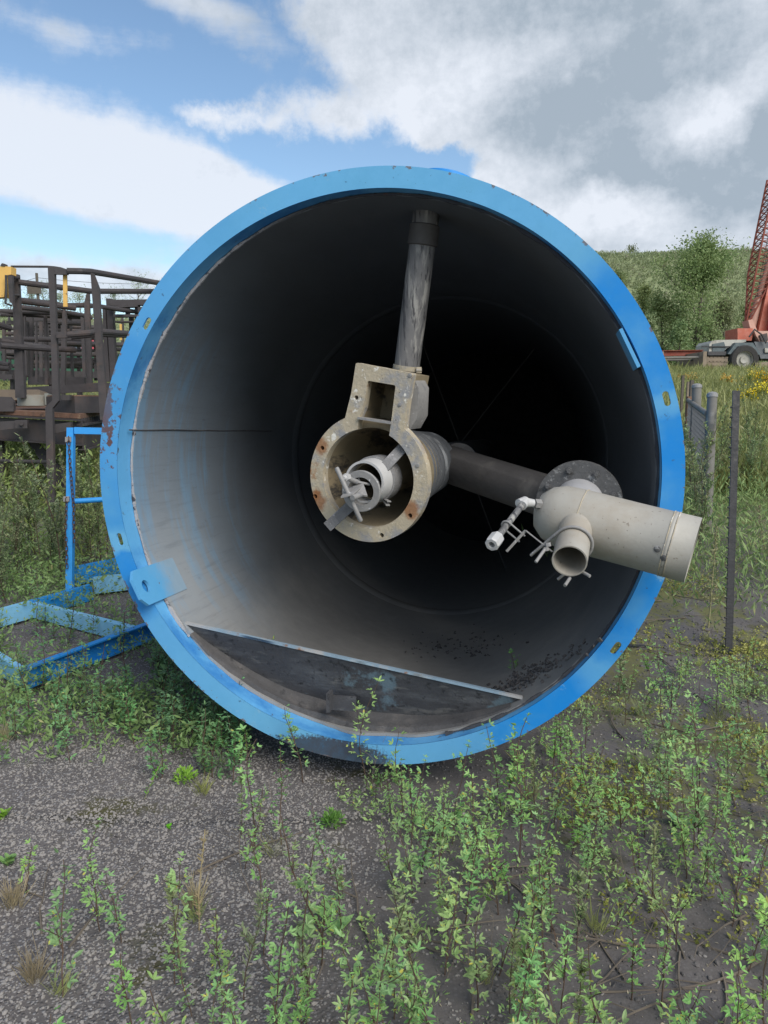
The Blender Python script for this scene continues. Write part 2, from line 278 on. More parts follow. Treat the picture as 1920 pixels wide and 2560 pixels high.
MT = dict(
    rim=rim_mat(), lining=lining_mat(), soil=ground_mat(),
    blue=mat("blue_paint", (.03, .28, .68), .4, .2, scale=4, layers=[((.16, .36, .58), 3, .5, .75), ((.10, .05, .03), 30, .70, .73)]),
    bluedeep=mat("blue_paint_worn", (.015, .22, .58), .45, .25, scale=3, layers=[((.10, .28, .48), 2, .5, .8), ((.11, .06, .04), 18, .69, .73), ((.5, .55, .58), 25, .73, .75)]),
    bluepale=mat("blue_paint_faded", (.19, .44, .64), .5, .2, scale=5, layers=[((.24, .42, .55), 3, .5, .75), ((.10, .05, .03), 30, .70, .73)]),
    lug=lug_mat(), oldlug=mat("lug_paint_plain", (.09, .34, .62), .55, .2, scale=6, layers=[((.22, .36, .48), 4, .50, .75), ((.12, .08, .06), 40, .70, .74)]),
    weld=bead_mat(),
    plate=mat("rubbered_plate", (.060, .060, .066), .75, .4, scale=5, layers=[((.125, .128, .135), 4, .45, .75, (1, 1, 4)), ((.13, .185, .22), 2.6, .60, .66), ((.16, .155, .15), 7, .56, .72, (1, 1, 3)), ((.02, .02, .022), 25, .55, .7)], bmp=.4),
    edge=mat("plate_edge", (.22, .31, .39), .7, .3, scale=8, layers=[((.36, .36, .36), 5, .45, .6), ((.22, .11, .06), 9, .60, .66)]),
    silt=mat("dried_silt", (.07, .068, .07), .95, .4, scale=9, layers=[((.13, .12, .115), 5, .5, .75), ((.03, .03, .032), 14, .55, .7)], bmp=.7, bscale=90),
    cast=mat("cast_metal", (.41, .355, .26), .78, .22, scale=9, layers=[((.26, .26, .265), 8, .50, .66), ((.66, .64, .58), 26, .60, .66), ((.27, .115, .04), 5, .60, .68), ((.13, .11, .09), 48, .63, .70), ((.55, .52, .44), 70, .62, .68)], bmp=.55),
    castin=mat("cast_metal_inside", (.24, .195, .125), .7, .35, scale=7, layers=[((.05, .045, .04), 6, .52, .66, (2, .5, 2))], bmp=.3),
    galv=mat("galvanised_pipe", (.15, .148, .15), .65, .4, scale=7, layers=[((.33, .32, .30), 9, .48, .64, (4, 4, .35)), ((.045, .045, .05), 12, .52, .64, (4, 4, .45)), ((.04, .038, .036), 3, .56, .66, (1.5, 1.5, 1))], bmp=.25),
    sleeve=mat("grey_rubber_sleeve", (.075, .08, .088), .7, .35, scale=9, layers=[((.26, .27, .28), 5, .54, .72, (1, 3, 1))], bmp=.35),
    darkpipe=mat("dark_pipe", (.075, .07, .068), .7, .3, scale=7, layers=[((.13, .12, .11), 6, .52, .75)], bmp=.3),
    flange=mat("grimy_flange", (.09, .09, .092), .75, .4, scale=20, layers=[((.25, .25, .25), 40, .56, .66), ((.03, .03, .03), 14, .55, .7)], bmp=.5),
    beige=mat("stainless_body", (.35, .335, .30), .62, .2, scale=4, layers=[((.30, .265, .215), 3.0, .45, .75), ((.19, .165, .135), 30, .655, .685), ((.15, .13, .11), 75, .64, .69), ((.30, .27, .22), 12, .60, .75)], bmp=.15),
    grey=mat("grey_neck", (.36, .36, .37), .6, .15, scale=8, layers=[((.25, .25, .27), 20, .6, .7)]),
    metal=mat("dull_steel", (.24, .235, .23), .55, .25, metal=.0, scale=14, layers=[((.18, .18, .19), 22, .56, .68), ((.55, .55, .57), 30, .62, .7)], bmp=.35),
    dull=mat("scaled_strap", (.17, .168, .17), .9, .35, scale=30, layers=[((.32, .31, .32), 40, .55, .68)], bmp=.8, bscale=120),
    white=mat("white_plastic", (.46, .455, .45), .45, .08, scale=10, layers=[((.45, .44, .42), 18, .62, .75)]),
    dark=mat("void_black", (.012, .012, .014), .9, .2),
    steel=mat("dark_steel", (.046, .040, .041), .75, .3, scale=3, layers=[((.085, .058, .048), 2.5, .5, .75), ((.03, .03, .03), 8, .55, .7)], bmp=.2),
    rust=mat("rusty_deck", (.16, .085, .055), .9, .35, scale=5, layers=[((.26, .17, .11), 6, .5, .7, (1, 4, 1)), ((.06, .04, .03), 9, .55, .7)], bmp=.6),
    tan=mat("pale_steel_tub", (.25, .25, .22), .6, .2, scale=3, layers=[((.24, .16, .10), 3, .5, .75)]),
    yellow=mat("yellow_paint", (.62, .38, .10), .6, .2, scale=4, layers=[((.10, .06, .04), 9, .62, .68)]),
    red=mat("red_paint", (.38, .085, .045), .55, .25, scale=1.2, layers=[((.42, .19, .13), 1.2, .5, .8)]),
    redbright=mat("bright_red_paint", (.42, .05, .06), .5, .2, scale=1),
    pink=mat("faded_red_paint", (.46, .26, .20), .6, .2, scale=1),
    lattice=mat("lattice_rust", (.21, .05, .03), .7, .25, scale=1),
    tyre=mat("tyre_rubber", (.035, .033, .032), .9, .3, scale=3),
    teal=mat("dark_green_paint", (.035, .06, .07), .5, .25, scale=1.5),
    cream=mat("off_white_paint", (.36, .35, .31), .6, .2, scale=1.5, layers=[((.20, .18, .15), 1.6, .48, .7), ((.08, .07, .06), 4, .60, .7)]),
    chassis=mat("grey_chassis", (.075, .085, .095), .6, .2, scale=1.5),
    wood=mat("weathered_wood", (.24, .19, .14), .85, .3, scale=3, layers=[((.10, .085, .07), 3, .5, .7)]),
    fence=mat("galvanised_post", (.165, .158, .145), .75, .25, scale=5, layers=[((.26, .25, .235), 8, .55, .75)], spec=.2),
    wire=mat("fence_wire", (.09, .095, .10), .8, .2),
    black=mat("black_iron", (.022, .022, .025), .6, .35, scale=9, layers=[((.06, .055, .05), 14, .56, .7)], bmp=.4),
    chain=mat("rusty_chain", (.05, .035, .03), .8, .4, scale=20, layers=[((.14, .06, .03), 15, .5, .65)]),
    greenbox=mat("green_paint", (.03, .10, .06), .6, .25, scale=1),
    glass=mat("window_glass", (.10, .13, .16), .1, .1, bmp=0),
    clod=mat("soil_clod", (.115, .106, .103), 1, .35, scale=50, space='World', bmp=0),
    stone=mat("gravel_stone", (.255, .237, .222), .9, .2, scale=45, space='World', layers=[((.38, .36, .34), 60, .66, .74), ((.14, .13, .125), 50, .58, .68)], bmp=0),
    twig=mat("dead_twig", (.14, .115, .09), .9, .35, scale=12, space='World', bmp=.2),
    palebit=mat("dry_leaf_litter", (.42, .36, .26), .9, .3, scale=40, space='World', bmp=0),
    bark=mat("bark", (.10, .085, .07), .9, .3, scale=5, bmp=.4),
    stem=mat("weed_stem", (.085, .055, .038), .8, .35, scale=30, bmp=0),
    alf=leaf_mat("clover_leaf", (.20, .385, .135), (.285, .475, .175), (.52, .48, .09), .32, 7),
    alfd=leaf_mat("clover_leaf_dark", (.125, .265, .11), (.18, .33, .14), (.38, .38, .09), .28, 7),  # clover leaf darkened to hold the barrel's shade; also for naturally dark weeds
    mug=leaf_mat("mugwort_leaf", (.18, .25, .115), (.26, .32, .16), (.33, .32, .17), .28, 3),
    wild=leaf_mat("wild_leaf", (.165, .265, .08), (.255, .355, .12), (.38, .36, .17), .3, 2),
    grass=leaf_mat("meadow_grass", (.23, .275, .095), (.34, .37, .155), (.42, .40, .22), .3, .7),
    moss=leaf_mat("moss", (.17, .20, .055), (.30, .30, .11), (.36, .33, .18), .2, 5),
    hillg=leaf_mat("hill_scrub", (.22, .27, .14), (.33, .36, .21), (.25, .21, .18), .25, .16),  # paled to hold the distance haze in the leaf colour
    tree=leaf_mat("tree_leaf", (.17, .235, .10), (.27, .33, .155), None, .38, .8),
    treel=leaf_mat("pale_tree_leaf", (.30, .36, .27), (.38, .43, .34), None, .35, .5),  # paler leaf for the skyline trees, haze put into the colour
    lush=leaf_mat("bright_green_leaf", (.12, .32, .04), (.19, .42, .07), None, .3, 20),
    gold=leaf_mat("goldenrod_bloom", (.55, .40, .03), (.65, .50, .06), None, .2, 6),
    seed=leaf_mat("dry_seed_head", (.26, .24, .12), (.36, .32, .18), None, .2, 9),
)

# ------------------------------------------------------------------ mesh helpers
class MB:
    def __init__(s): s.v = []; s.f = []; s.m = []
    def add(s, vs, fs, mi=0):
        o = len(s.v); s.v += [tuple(p) for p in vs]; s.f += [tuple(i+o for i in f) for f in fs]; s.m += [mi]*len(fs)
    def box(s, c, x, y, z, mi=0):
        """centre c, half-axis vectors"""
        c, x, y, z = map(Vector, (c, x, y, z))
        vs = [c+x*a+y*b+z*d for a in (-1, 1) for b in (-1, 1) for d in (-1, 1)]
        s.add(vs, [(0, 1, 3, 2), (4, 6, 7, 5), (0, 4, 5, 1), (2, 3, 7, 6), (0, 2, 6, 4), (1, 5, 7, 3)], mi); return s
    def beam(s, a, b, w, h, side=None, mi=0):
        a, b = Vector(a), Vector(b); d = (b-a); l = d.length; d.normalize()
        u = Vector(side) if side else Vector((0, 0, 1))
        if abs(d.dot(u)) > .98: u = Vector((0, 1, 0))
        x = d.cross(u).normalized(); z = x.cross(d)
        return s.box((a+b)/2, x*w/2, d*l/2, z*h/2, mi)
    def tube(s, pts, r, n=12, cap=True, mi=0, closed=False):
        pts = [Vector(p) for p in pts]; k = len(pts)
        rs = r if isinstance(r, (list, tuple)) else [r]*k
        vs = []; t0 = None; x = None
        for i, p in enumerate(pts):
            if closed: t = (pts[(i+1) % k]-pts[i-1])
            else: t = (pts[min(i+1, k-1)]-pts[max(i-1, 0)])
            t.normalize()
            if x is None:
                x = t.orthogonal().normalized()
            else:
                x = (x - t*x.dot(t)).normalized()
            y = t.cross(x)
            for j in range(n):
                a = 2*math.pi*j/n; vs.append(p+(x*math.cos(a)+y*math.sin(a))*rs[i])
        fs = []
        for i in range(k if closed else k-1):
            for j in range(n):
                a, b = i*n, ((i+1) % k)*n
                fs.append((a+j, a+(j+1) % n, b+(j+1) % n, b+j))
        if cap and not closed:
            fs.append(tuple(range(n))[::-1]); fs.append(tuple((k-1)*n+j for j in range(n)))
        s.add(vs, fs, mi); return s
    def lathe(s, prof, o, axis, n=48, closed=False, mi=0, a0=0., a1=2*math.pi, xref=None):
        """prof: (radius, distance along axis)"""
        o, d = Vector(o), Vector(axis).normalized()
        x = (Vector(xref)-d*d.dot(Vector(xref))).normalized() if xref else d.orthogonal().normalized()
        y = d.cross(x); k = len(prof); full = abs(a1-a0-2*math.pi) < 1e-6; nn = n if full else n+1
        vs = []
        for j in range(nn):
            a = a0+(a1-a0)*j/n; e = x*math.cos(a)+y*math.sin(a)
            for r, h in prof: vs.append(o+d*h+e*r)
        fs = []
        for j in range(n):
            j2 = (j+1) % nn
            for i in range(k if closed else k-1):
                i2 = (i+1) % k
                fs.append((j*k+i, j*k+i2, j2*k+i2, j2*k+i))
        s.add(vs, fs, mi); return s
    def plate(s, outer, holes, o, x, y, th, mi=0, hole_walls=True):
        """flat plate with holes; outer/holes 2-D loops in frame o,x,y; thickness along -(x cross y)... th signed"""
        o, x, y = Vector(o), Vector(x), Vector(y); nrm = x.cross(y).normalized()
        loops = [outer]+list(holes); pts = []; ed = []
        for lp in loops:
            b = len(pts); pts += [Vector(p) for p in lp]; ed += [(b+i, b+(i+1) % len(lp)) for i in range(len(lp))]
        V, E_, F, *_ = geometry.delaunay_2d_cdt(pts, ed, [], 0, 1e-6)
        def inside(p, lp):
            r = False; j = len(lp)-1
            for i in range(len(lp)):
                (xi, yi), (xj, yj) = lp[i][:2], lp[j][:2]
                if (yi > p[1]) != (yj > p[1]) and p[0] < (xj-xi)*(p[1]-yi)/(yj-yi)+xi: r = not r
                j = i
            return r
        tri = []
        for f in F:
            cx = sum(V[i][0] for i in f)/len(f); cy = sum(V[i][1] for i in f)/len(f)
            if inside((cx, cy), outer) and not any(inside((cx, cy), h) for h in holes):
                a2 = sum(V[f[i]][0]*V[f[(i+1) % len(f)]][1]-V[f[(i+1) % len(f)]][0]*V[f[i]][1] for i in range(len(f)))
                tri.append(tuple(f) if a2 > 0 else tuple(f)[::-1])
        P = lambda q, h: o+x*q[0]+y*q[1]+nrm*h
        s.add([P(q, 0) for q in V], tri, mi)
        s.add([P(q, -th) for q in V], [t[::-1] for t in tri], mi)
        for lp in loops:
            n = len(lp)
            s.add([P(q, 0) for q in lp]+[P(q, -th) for q in lp], [(i, (i+1) % n, n+(i+1) % n, n+i) for i in range(n)], mi)
        return s
    def mesh(s, name, mats, smooth=40):
        me = bpy.data.meshes.new(name); me.from_pydata(s.v, [], s.f)
        for m_ in (mats if isinstance(mats, (list, tuple)) else [mats]): me.materials.append(m_)
        if any(s.m): me.polygons.foreach_set('material_index', s.m)
        if smooth:
            bm = bmesh.new(); bm.from_mesh(me)
            bmesh.ops.remove_doubles(bm, verts=bm.verts, dist=1e-5)
            bmesh.ops.recalc_face_normals(bm, faces=bm.faces)
            bm.to_mesh(me); bm.free()
            me.polygons.foreach_set('use_smooth', [True]*len(me.polygons)); me.set_sharp_from_angle(angle=R_(smooth))
        me.update(); return me
def circ(cx, cy, r, n=32, ry=None, rot=0):
    ry = ry or r; c, s_ = math.cos(rot), math.sin(rot); o = []
    for i in range(n):
        a = 2*math.pi*i/n; x, y = r*math.cos(a), ry*math.sin(a)
        o.append((cx+x*c-y*s_, cy+x*s_+y*c))
    return o
def np_mesh(name, V, F, mats, smooth=False):
    """V (n,3), F (m,k) arrays of same-size faces"""
    V = np.asarray(V, dtype=np.float32); F = np.asarray(F, dtype=np.int32)
    me = bpy.data.meshes.new(name); me.vertices.add(len(V)); me.vertices.foreach_set('co', V.ravel())
    k = F.shape[1]; me.loops.add(F.size); me.loops.foreach_set('vertex_index', F.ravel())
    me.polygons.add(len(F)); me.polygons.foreach_set('loop_start', np.arange(0, F.size, k, dtype=np.int32))
    me.polygons.foreach_set('use_smooth', np.full(len(F), smooth))
    for m_ in (mats if isinstance(mats, (list, tuple)) else [mats]): me.materials.append(m_)
    me.update(calc_edges=True); return me

def wm(o):
    return (wm(o.parent) if o.parent else Matrix.Identity(4)) @ o.matrix_basis
def tag(o, label=None, cat=None, group=None, kind=None):
    for k, v in (('label', label), ('category', cat), ('group', group), ('kind', kind)):
        if v: o[k] = v
    return o
def thing(name, loc, label, cat, group=None, rot=None):
    o = bpy.data.objects.new(name, None); COL.objects.link(o); o.empty_display_size = .1
    if rot is not None: o.matrix_basis = Matrix.Translation(Vector(loc)) @ rot.to_4x4()
    else: o.location = loc
    return tag(o, label, cat, group)
def put(name, mb, m, parent=None, smooth=40, label=None):
    """one mesh object; geometry given in world space"""
    me = mb.mesh(name, m, smooth) if isinstance(mb, MB) else mb
    o = bpy.data.objects.new(name, me); COL.objects.link(o)
    if parent is not None:
        o.parent = parent; me.transform(wm(parent).inverted())
    if label: o['label'] = label
    return o
def put_at(name, mb, m, loc, label, cat, group=None, smooth=40):
    o = put(name, mb, m, None, smooth); o.data.transform(Matrix.Translation(-Vector(loc))); o.location = loc
    return tag(o, label, cat, group)
def copy_tree(o, parent=None):
    c = o.copy(); COL.objects.link(c)
    if parent: c.parent = parent
    for ch in [x for x in o.children]: copy_tree(ch, c)
    return c

# ------------------------------------------------------------------ tank frame (surveyed from the rim circle)
TC = CAMP + RT*(-.0638) + UP*(.1545) + FWD*3.3524
TN = (RT*.2109 + UP*.1018 + FWD).normalized()
TX = (RT - TN*TN.dot(RT)).normalized(); TX = (TN.cross(Vector((0, 0, 1)))).normalized(); TZ = TX.cross(TN)
TROT = Matrix((TX, TN, TZ)).transposed()
RO, RI, RL = 1.30, 1.2115, 1.195
def tk(x, d, z): return TC + TX*x + TN*d + TZ*z
def on_rim(px, py, d=0):
    r = ray(px, py); t = (TC+TN*d-CAMP).dot(TN)/r.dot(TN); return CAMP+r*t
def loc2(p): q = p-TC; return q.dot(TX), q.dot(TN), q.dot(TZ)
def on_cyl(px, py, rad):
    r = ray(px, py); o = CAMP-TC
    r2 = r-TN*r.dot(TN); o2 = o-TN*o.dot(TN)
    a, b, c = r2.dot(r2), 2*r2.dot(o2), o2.dot(o2)-rad*rad
    return CAMP + r*((-b+math.sqrt(b*b-4*a*c))/(2*a))

# ------------------------------------------------------------------ ground
def ghill(x, y):
    f = min(1, max(0, (x+25)/45)); f = f*f*(3-2*f)
    top = 13.0 + 8.0*f
    t = min(1, max(0, (y-56)/48)); t = t*t*(3-2*t)*.6+t*.4
    h = 3.4 + (top-3.4)*t
    if y > 104: h -= (y-104)*.05
    if y < 56: h = 3.4 - (56-y)*.3
    return h + noise.noise((x*.06, y*.06, 1.3))*1.2*t + noise.noise((x*.3, y*.3, 4))*.3*t
def gz_(x, y):
    s_ = y-5.2 if y > 9 else math.log1p(math.exp(min(30, (y-5.2)*2)))/2
    s_ = max(0, s_)
    rise = (.105*s_ if y < 18 else .105*12.8+(.070*(y-18))) + .25*(1-math.exp(-s_/2))
    rise = min(rise, 3.6)
    # the barrel lies in a shallow trough
    tx = (x-(TC.x+(y-TC.y)*.21)); d = math.exp(-(tx/1.3)**4)*(1 if y > 3 else 0)*min(1, max(0, (13-y)/3))
    if y < 13: rise = rise*(1-d) - .02*d*max(0, min(1, (y-3.6)/2))*4
    b = noise.noise((x*.9, y*.9, .2))*.035 + noise.noise((x*3.1, y*3.1, 2.2))*.012
    if 2 < y < 6: b -= .03*d
    return rise + b
def gpt(px, py):
    r = ray(px, py); z = 2.0
    for _ in range(60):
        p = CAMP+r*z; e = p.z-gz_(p.x, p.y)
        z += e/max(.12, -r.z)*.6
        z = max(.5, min(z, 60))
    p = CAMP+r*z; return Vector((p.x, p.y, gz_(p.x, p.y)))
def graded(lo, hi, fine_lo, fine_hi, step, grow):
    a = list(np.arange(fine_lo, fine_hi, step)); s_ = step; x = fine_hi
    while x < hi: a.append(x); s_ *= grow; x += s_
    s_ = step; x = fine_lo
    while x > lo: s_ *= grow; x -= s_; a.append(x)
    return sorted(a)
xs = graded(-160, 160, -3, 3, .06, 1.12); ys = graded(-40, 330, 1.2, 6, .06, 1.10)
V = [(x, y, gz_(x, y)) for y in ys for x in xs]; nx = len(xs)
F = [(j*nx+i, j*nx+i+1, (j+1)*nx+i+1, (j+1)*nx+i) for j in range(len(ys)-1) for i in range(nx-1)]
g = put('ground', np_mesh('ground', V, F, MT['soil'], True), None)
tag(g, 'dark gravelly soil of the yard around the blue barrel', 'ground', kind='structure')
hx = np.linspace(-170, 170, 150); hy = list(np.linspace(50, 112, 60))+[150, 220, 320]
V = [(x, y, ghill(x, y)) for y in hy for x in hx]; nx = len(hx)
F = [(j*nx+i, j*nx+i+1, (j+1)*nx+i+1, (j+1)*nx+i) for j in range(len(hy)-1) for i in range(nx-1)]
hillm = mat("hill_earth", (.20, .235, .115), .95, .3, scale=.25, space='World', layers=[((.17, .14, .12), .22, .58, .68)], bmp=.5, bscale=3)
h = put('hill', np_mesh('hill', V, F, hillm, True), None)
tag(h, 'long scrub covered hillside closing the view behind the yard', 'hill', kind='structure')


# ================================================================== the blue barrel
tank = thing('steel_tank', TC, 'huge blue open ended steel barrel lying on its side among weeds', 'tank', None, TROT)
LT = 6.6
def rim_hole(px, py, hw=.013, hl=.03):
    x, d, z = loc2(on_rim(px, py)); a = math.atan2(z, x); o = []
    for i in range(24):
        t = 2*math.pi*i/24; u, w = hw*math.cos(t), hw*math.sin(t)
        w += (hl-hw) if w > 0 else -(hl-hw)
        o.append((x+u*math.cos(a)-w*math.sin(a), z+u*math.sin(a)+w*math.cos(a)))
    return o
rim = MB()
slots = [rim_hole(317, 699), rim_hole(259, 1165), rim_hole(1440, 861), rim_hole(1330, 1400)]
rim.plate(circ(0, 0, RO, 240), [circ(0, 0, RI, 240)]+slots, TC, TX, TZ, .012)
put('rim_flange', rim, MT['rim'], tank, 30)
sh = MB()
sh.lathe([(RI, .0125), (RI, LT), (RI+.014, LT), (RI+.014, .0125)], TC, TN, 160, closed=True, xref=TX)
sh.lathe([(.001, LT+.25), (.7, LT+.17), (RI+.012, LT+.001)], TC, TN, 96, xref=TX)
for dd in (1.7, 3.4):
    sh.lathe([(RI+.015, dd), (RI+.07, dd), (RI+.07, dd+.02), (RI+.015, dd+.02)], TC, TN, 128, xref=TX)
put('shell', sh, MT['blue'], tank)
# lip of the barrel between rim and lining, painted like the rim
lip = MB(); lip.lathe([(RI-.002, .0), (RI-.002, .26)], TC, TN, 240, xref=TX)
put('lip', lip, mat("lip_paint", (.11, .37, .68), .5, .25, scale=3, layers=[((.03, .19, .5), 2, .5, .7), ((.07, .07, .08), 14, .62, .7)], stretch=(1, 1, 1)), tank)
def edge0(a): return .055 + .065*max(0, -math.cos(a+.25))**1.5
ln = MB(); n = 300; pr = []
vs = []; ds = [.0, .03, .08, .2, .5, 1, 1.6, 2.0, 2.02, 3.2, 3.24, 4, LT-.02]
nn = 360
for j in range(nn):
    a = 2*math.pi*j/nn; low = max(0, math.cos(a+math.pi/2+.28))**6
    e0 = edge0(a) + noise.noise((math.cos(a)*9, math.sin(a)*9, 0))*.006 + noise.noise((math.cos(a)*45, math.sin(a)*45, 3))*.005 + low*(.05+.03*noise.noise((math.cos(a)*6, 7, math.sin(a)*6)))
    vs.append(tk(math.cos(a)*(RI-.003), e0-.001, math.sin(a)*(RI-.003)))
    for d in ds:
        rr = RL + noise.noise((math.cos(a)*3, math.sin(a)*3, d*1.5))*.004 - (.004 if d > 2.01 else 0)
        vs.append(tk(math.cos(a)*rr, e0+d*(LT-.02-e0)/(LT-.02), math.sin(a)*rr))
k = len(ds)+1
ln.add(vs, [(j*k+i, ((j+1) % nn)*k+i, ((j+1) % nn)*k+i+1, j*k+i+1) for j in range(nn) for i in range(k-1)])

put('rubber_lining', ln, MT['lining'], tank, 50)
ed = MB()
for j in range(0, 720):
    a = 2*math.pi*j/720; low = max(0, math.cos(a+math.pi/2+.28))**6
    if low > .35: continue
    e0 = edge0(a) + noise.noise((math.cos(a)*9, math.sin(a)*9, 0))*.006
    q = tk(math.cos(a)*(RL+.006), e0-.002, math.sin(a)*(RL+.006)); r_ = .0016+max(0, .4-noise.noise((math.cos(a)*14, math.sin(a)*14, 9)))*.006+abs(noise.noise((a*60, 1, 1)))*.003
    t = TX*(-math.sin(a))+TZ*math.cos(a); rd = TX*math.cos(a)+TZ*math.sin(a)
    ed.box(q, t*.0062, TN*r_, rd*r_)
put('lining_bead', ed, MT['weld'], tank, 0)
# inner stiffening rings, seam and cross rods deep in the barrel
rg = MB(); rg.lathe([(RL+.003, 2.46), (RL-.012, 2.50), (RL-.018, 2.56), (RL-.012, 2.62), (RL+.003, 2.66)], TC, TN, 128, xref=TX)
put('stiffener_ring', rg, MT['lining'], tank)
ec = MB(); ec.lathe([(.001, LT-.02), (RL+.01, LT-.02)], TC, TN, 96, xref=TX); put('end_wall', ec, MT['dark'], tank)  # black wall: the dark of the deep barrel put into its colour
x, d, z = loc2(on_cyl(470, 930, RL)); a = math.atan2(z, x)
sm = MB(); sm.tube([tk(math.cos(a+noise.noise((q*3, 0, 0))*.003)*(RL-.001), q, math.sin(a+noise.noise((q*3, 0, 0))*.003)*(RL-.001)) for q in np.linspace(.06, 2.0, 50)], .0032, 6)
put('lining_seam', sm, MT['plate'], tank)
for (a_, b_) in (((-.42, 1.08), (.42, -1.08)), ((.62, .95), (-.75, -.85))):
    t = MB(); t.tube([tk(a_[0], 3.9, a_[1]), tk(b_[0], 3.9, b_[1])], .006, 8); put('cross_rod', t, MT['darkpipe'], tank)

# weir plate at the mouth
p1 = loc2(on_rim(396, 1348, .10)); p2 = loc2(on_rim(1128, 1511, .10))
a1, a2 = math.atan2(p1[2], p1[0]), math.atan2(p2[2], p2[0])
q1 = Vector((math.cos(a1), math.sin(a1)))*RL; q2 = Vector((math.cos(a2), math.sin(a2)))*RL
ch = (q2-q1).normalized(); nd_ = Vector((ch.y, -ch.x))
WD0, WSL = .12, .42
def weir_d(p2d): return WD0 + max(0, (p2d-q1).dot(nd_))*WSL
wv = []; wf = []; nu, nw = 60, 12
for i in range(nu+1):
    a = a1 + (a2-a1)*i/nu; e = Vector((math.cos(a), math.sin(a)))*(RL-.001); top = q1 + ch*((e-q1).dot(ch))
    for j in range(nw+1):
        p = top.lerp(e, j/nw); wob = noise.noise((p.x*3, p.y*5, 0))*.012*(j/nw)
        wv.append(tk(p.x, weir_d(p)+wob, p.y))
wf = [(i*(nw+1)+j, i*(nw+1)+j+1, (i+1)*(nw+1)+j+1, (i+1)*(nw+1)+j) for i in range(nu) for j in range(nw)]
w = MB(); w.add(wv, wf); o_ = len(w.v)
w.add([Vector(v)+TN*.014 for v in wv], [f[::-1] for f in wf])
wo_ = put('weir_plate', w, MT['plate'], tank)
e = MB(); pp = [q1.lerp(q2, i/24) for i in range(25)]
for i in range(24):
    pa, pb = pp[i], pp[i+1]
    e.beam(tk(pa.x, WD0+.006, pa.y), tk(pb.x, WD0+.006, pb.y), .022, .011+.003*noise.noise((i, 0, 0)), TZ)
put('plate_edge', e, MT['edge'], wo_)
sv = []; nu, nw = 90, 14
for i in range(nu+1):
    a = a1+.05 + (a2-a1-.1)*i/nu; s_ = math.sin(math.pi*i/nu); e = Vector((math.cos(a), math.sin(a)))*RL
    dm_ = weir_d(e)+.015; lo_ = .075+.01*noise.noise((i*.2, 0, 0))+.05*max(0, math.cos(a+math.pi/2+.28))**6
    for j in range(nw+1):
        t = j/nw; rr = RL-.004-s_*(.018+.05*t*t) - .012*s_*noise.noise((e.x*6, e.y*6, t*2))
        if j == 0: rr = RL+.004
        sv.append(tk(math.cos(a)*rr, lo_+(dm_-lo_)*t, math.sin(a)*rr))
s_ = MB(); s_.add(sv, [(i*(nw+1)+j, i*(nw+1)+j+1, (i+1)*(nw+1)+j+1, (i+1)*(nw+1)+j) for i in range(nu) for j in range(nw)])
put('silt_heap', s_, MT['silt'], tank, 60)
b = MB(); pb = on_rim(712, 1528, .10)
b.box(pb+TZ*.03, TX*.008, TN*.03, TZ*.045); b.box(pb+TX*.06+TZ*.015+TN*.03, TX*.06, TN*.006, TZ*.035)
put('drain_bracket', b, MT['plate'], tank)
# crusts of silt left along the bottom further in
cr = MB(); r3 = random.Random(5)
for i in range(420):
    px_, py_ = (r3.gauss(1140, 55), r3.gauss(1462, 28)) if i < 300 else (r3.gauss(985, 60), r3.gauss(1395, 14))
    if i < 300: py_ = 1462-(px_-1140)*.5+r3.gauss(0, 11)
    q = on_cyl(px_, py_, RL-.002); sz = r3.uniform(.002, .008)
    ax = Vector((r3.gauss(0, 1), r3.gauss(0, 1), r3.gauss(0, 1))).normalized()
    cr.box(q, ax.orthogonal().normalized()*sz, ax.cross(ax.orthogonal()).normalized()*sz*1.3, ax*sz*.5)
put('silt_crust', cr, MT['silt'], tank, 60)['kind'] = 'stuff'

# lifting lugs
def lug(pxm, pym, front, back, half, hole=True, name='lifting_lug', label=None):
    x, d, z = loc2(on_rim(pxm, pym, .06)); a = math.atan2(z, x); t = TX*(-math.sin(a))+TZ*math.cos(a); rd = TX*math.cos(a)+TZ*math.sin(a)
    rr = RL*math.cos(half/RL)-.006
    o = TC+rd*rr
    ch_ = half*.45
    if hole:
        out = [(back, -half), (back, half), (front+ch_, half), (front, half-ch_), (front, -half+ch_), (front+ch_, -half)]
        hs = [circ(front+.085, 0, .030, 24)]
    else:
        out = [(back, -half), (back, half), (front, half), (front, -half)]; hs = []
    m_ = MB(); fx, fy = TN, t
    if TN.cross(t).dot(rd) > 0: fy = -t
    m_.plate(out, hs, o, fx, fy, .014)
    return put(name, m_, MT['lug'], tank, 30)
lug(334, 1259, -.115, .31, .088)
lug(1372, 748, -.012, .14, .085, hole=False, name='lifting_lug')
# nozzle with a blind cover on top of the shell
x, d, z = loc2(on_rim(940, 362)); a = math.atan2(z, x); rd = TX*math.cos(a)+TZ*math.sin(a)
nzl = MB(); nzl.lathe([(.001, .168), (.105, .168), (.125, .160), (.125, .14), (.098, .138), (.098, .016)], TC+TN*.34+rd*RI, rd, 40)
put('top_nozzle', nzl, MT['blue'], tank)

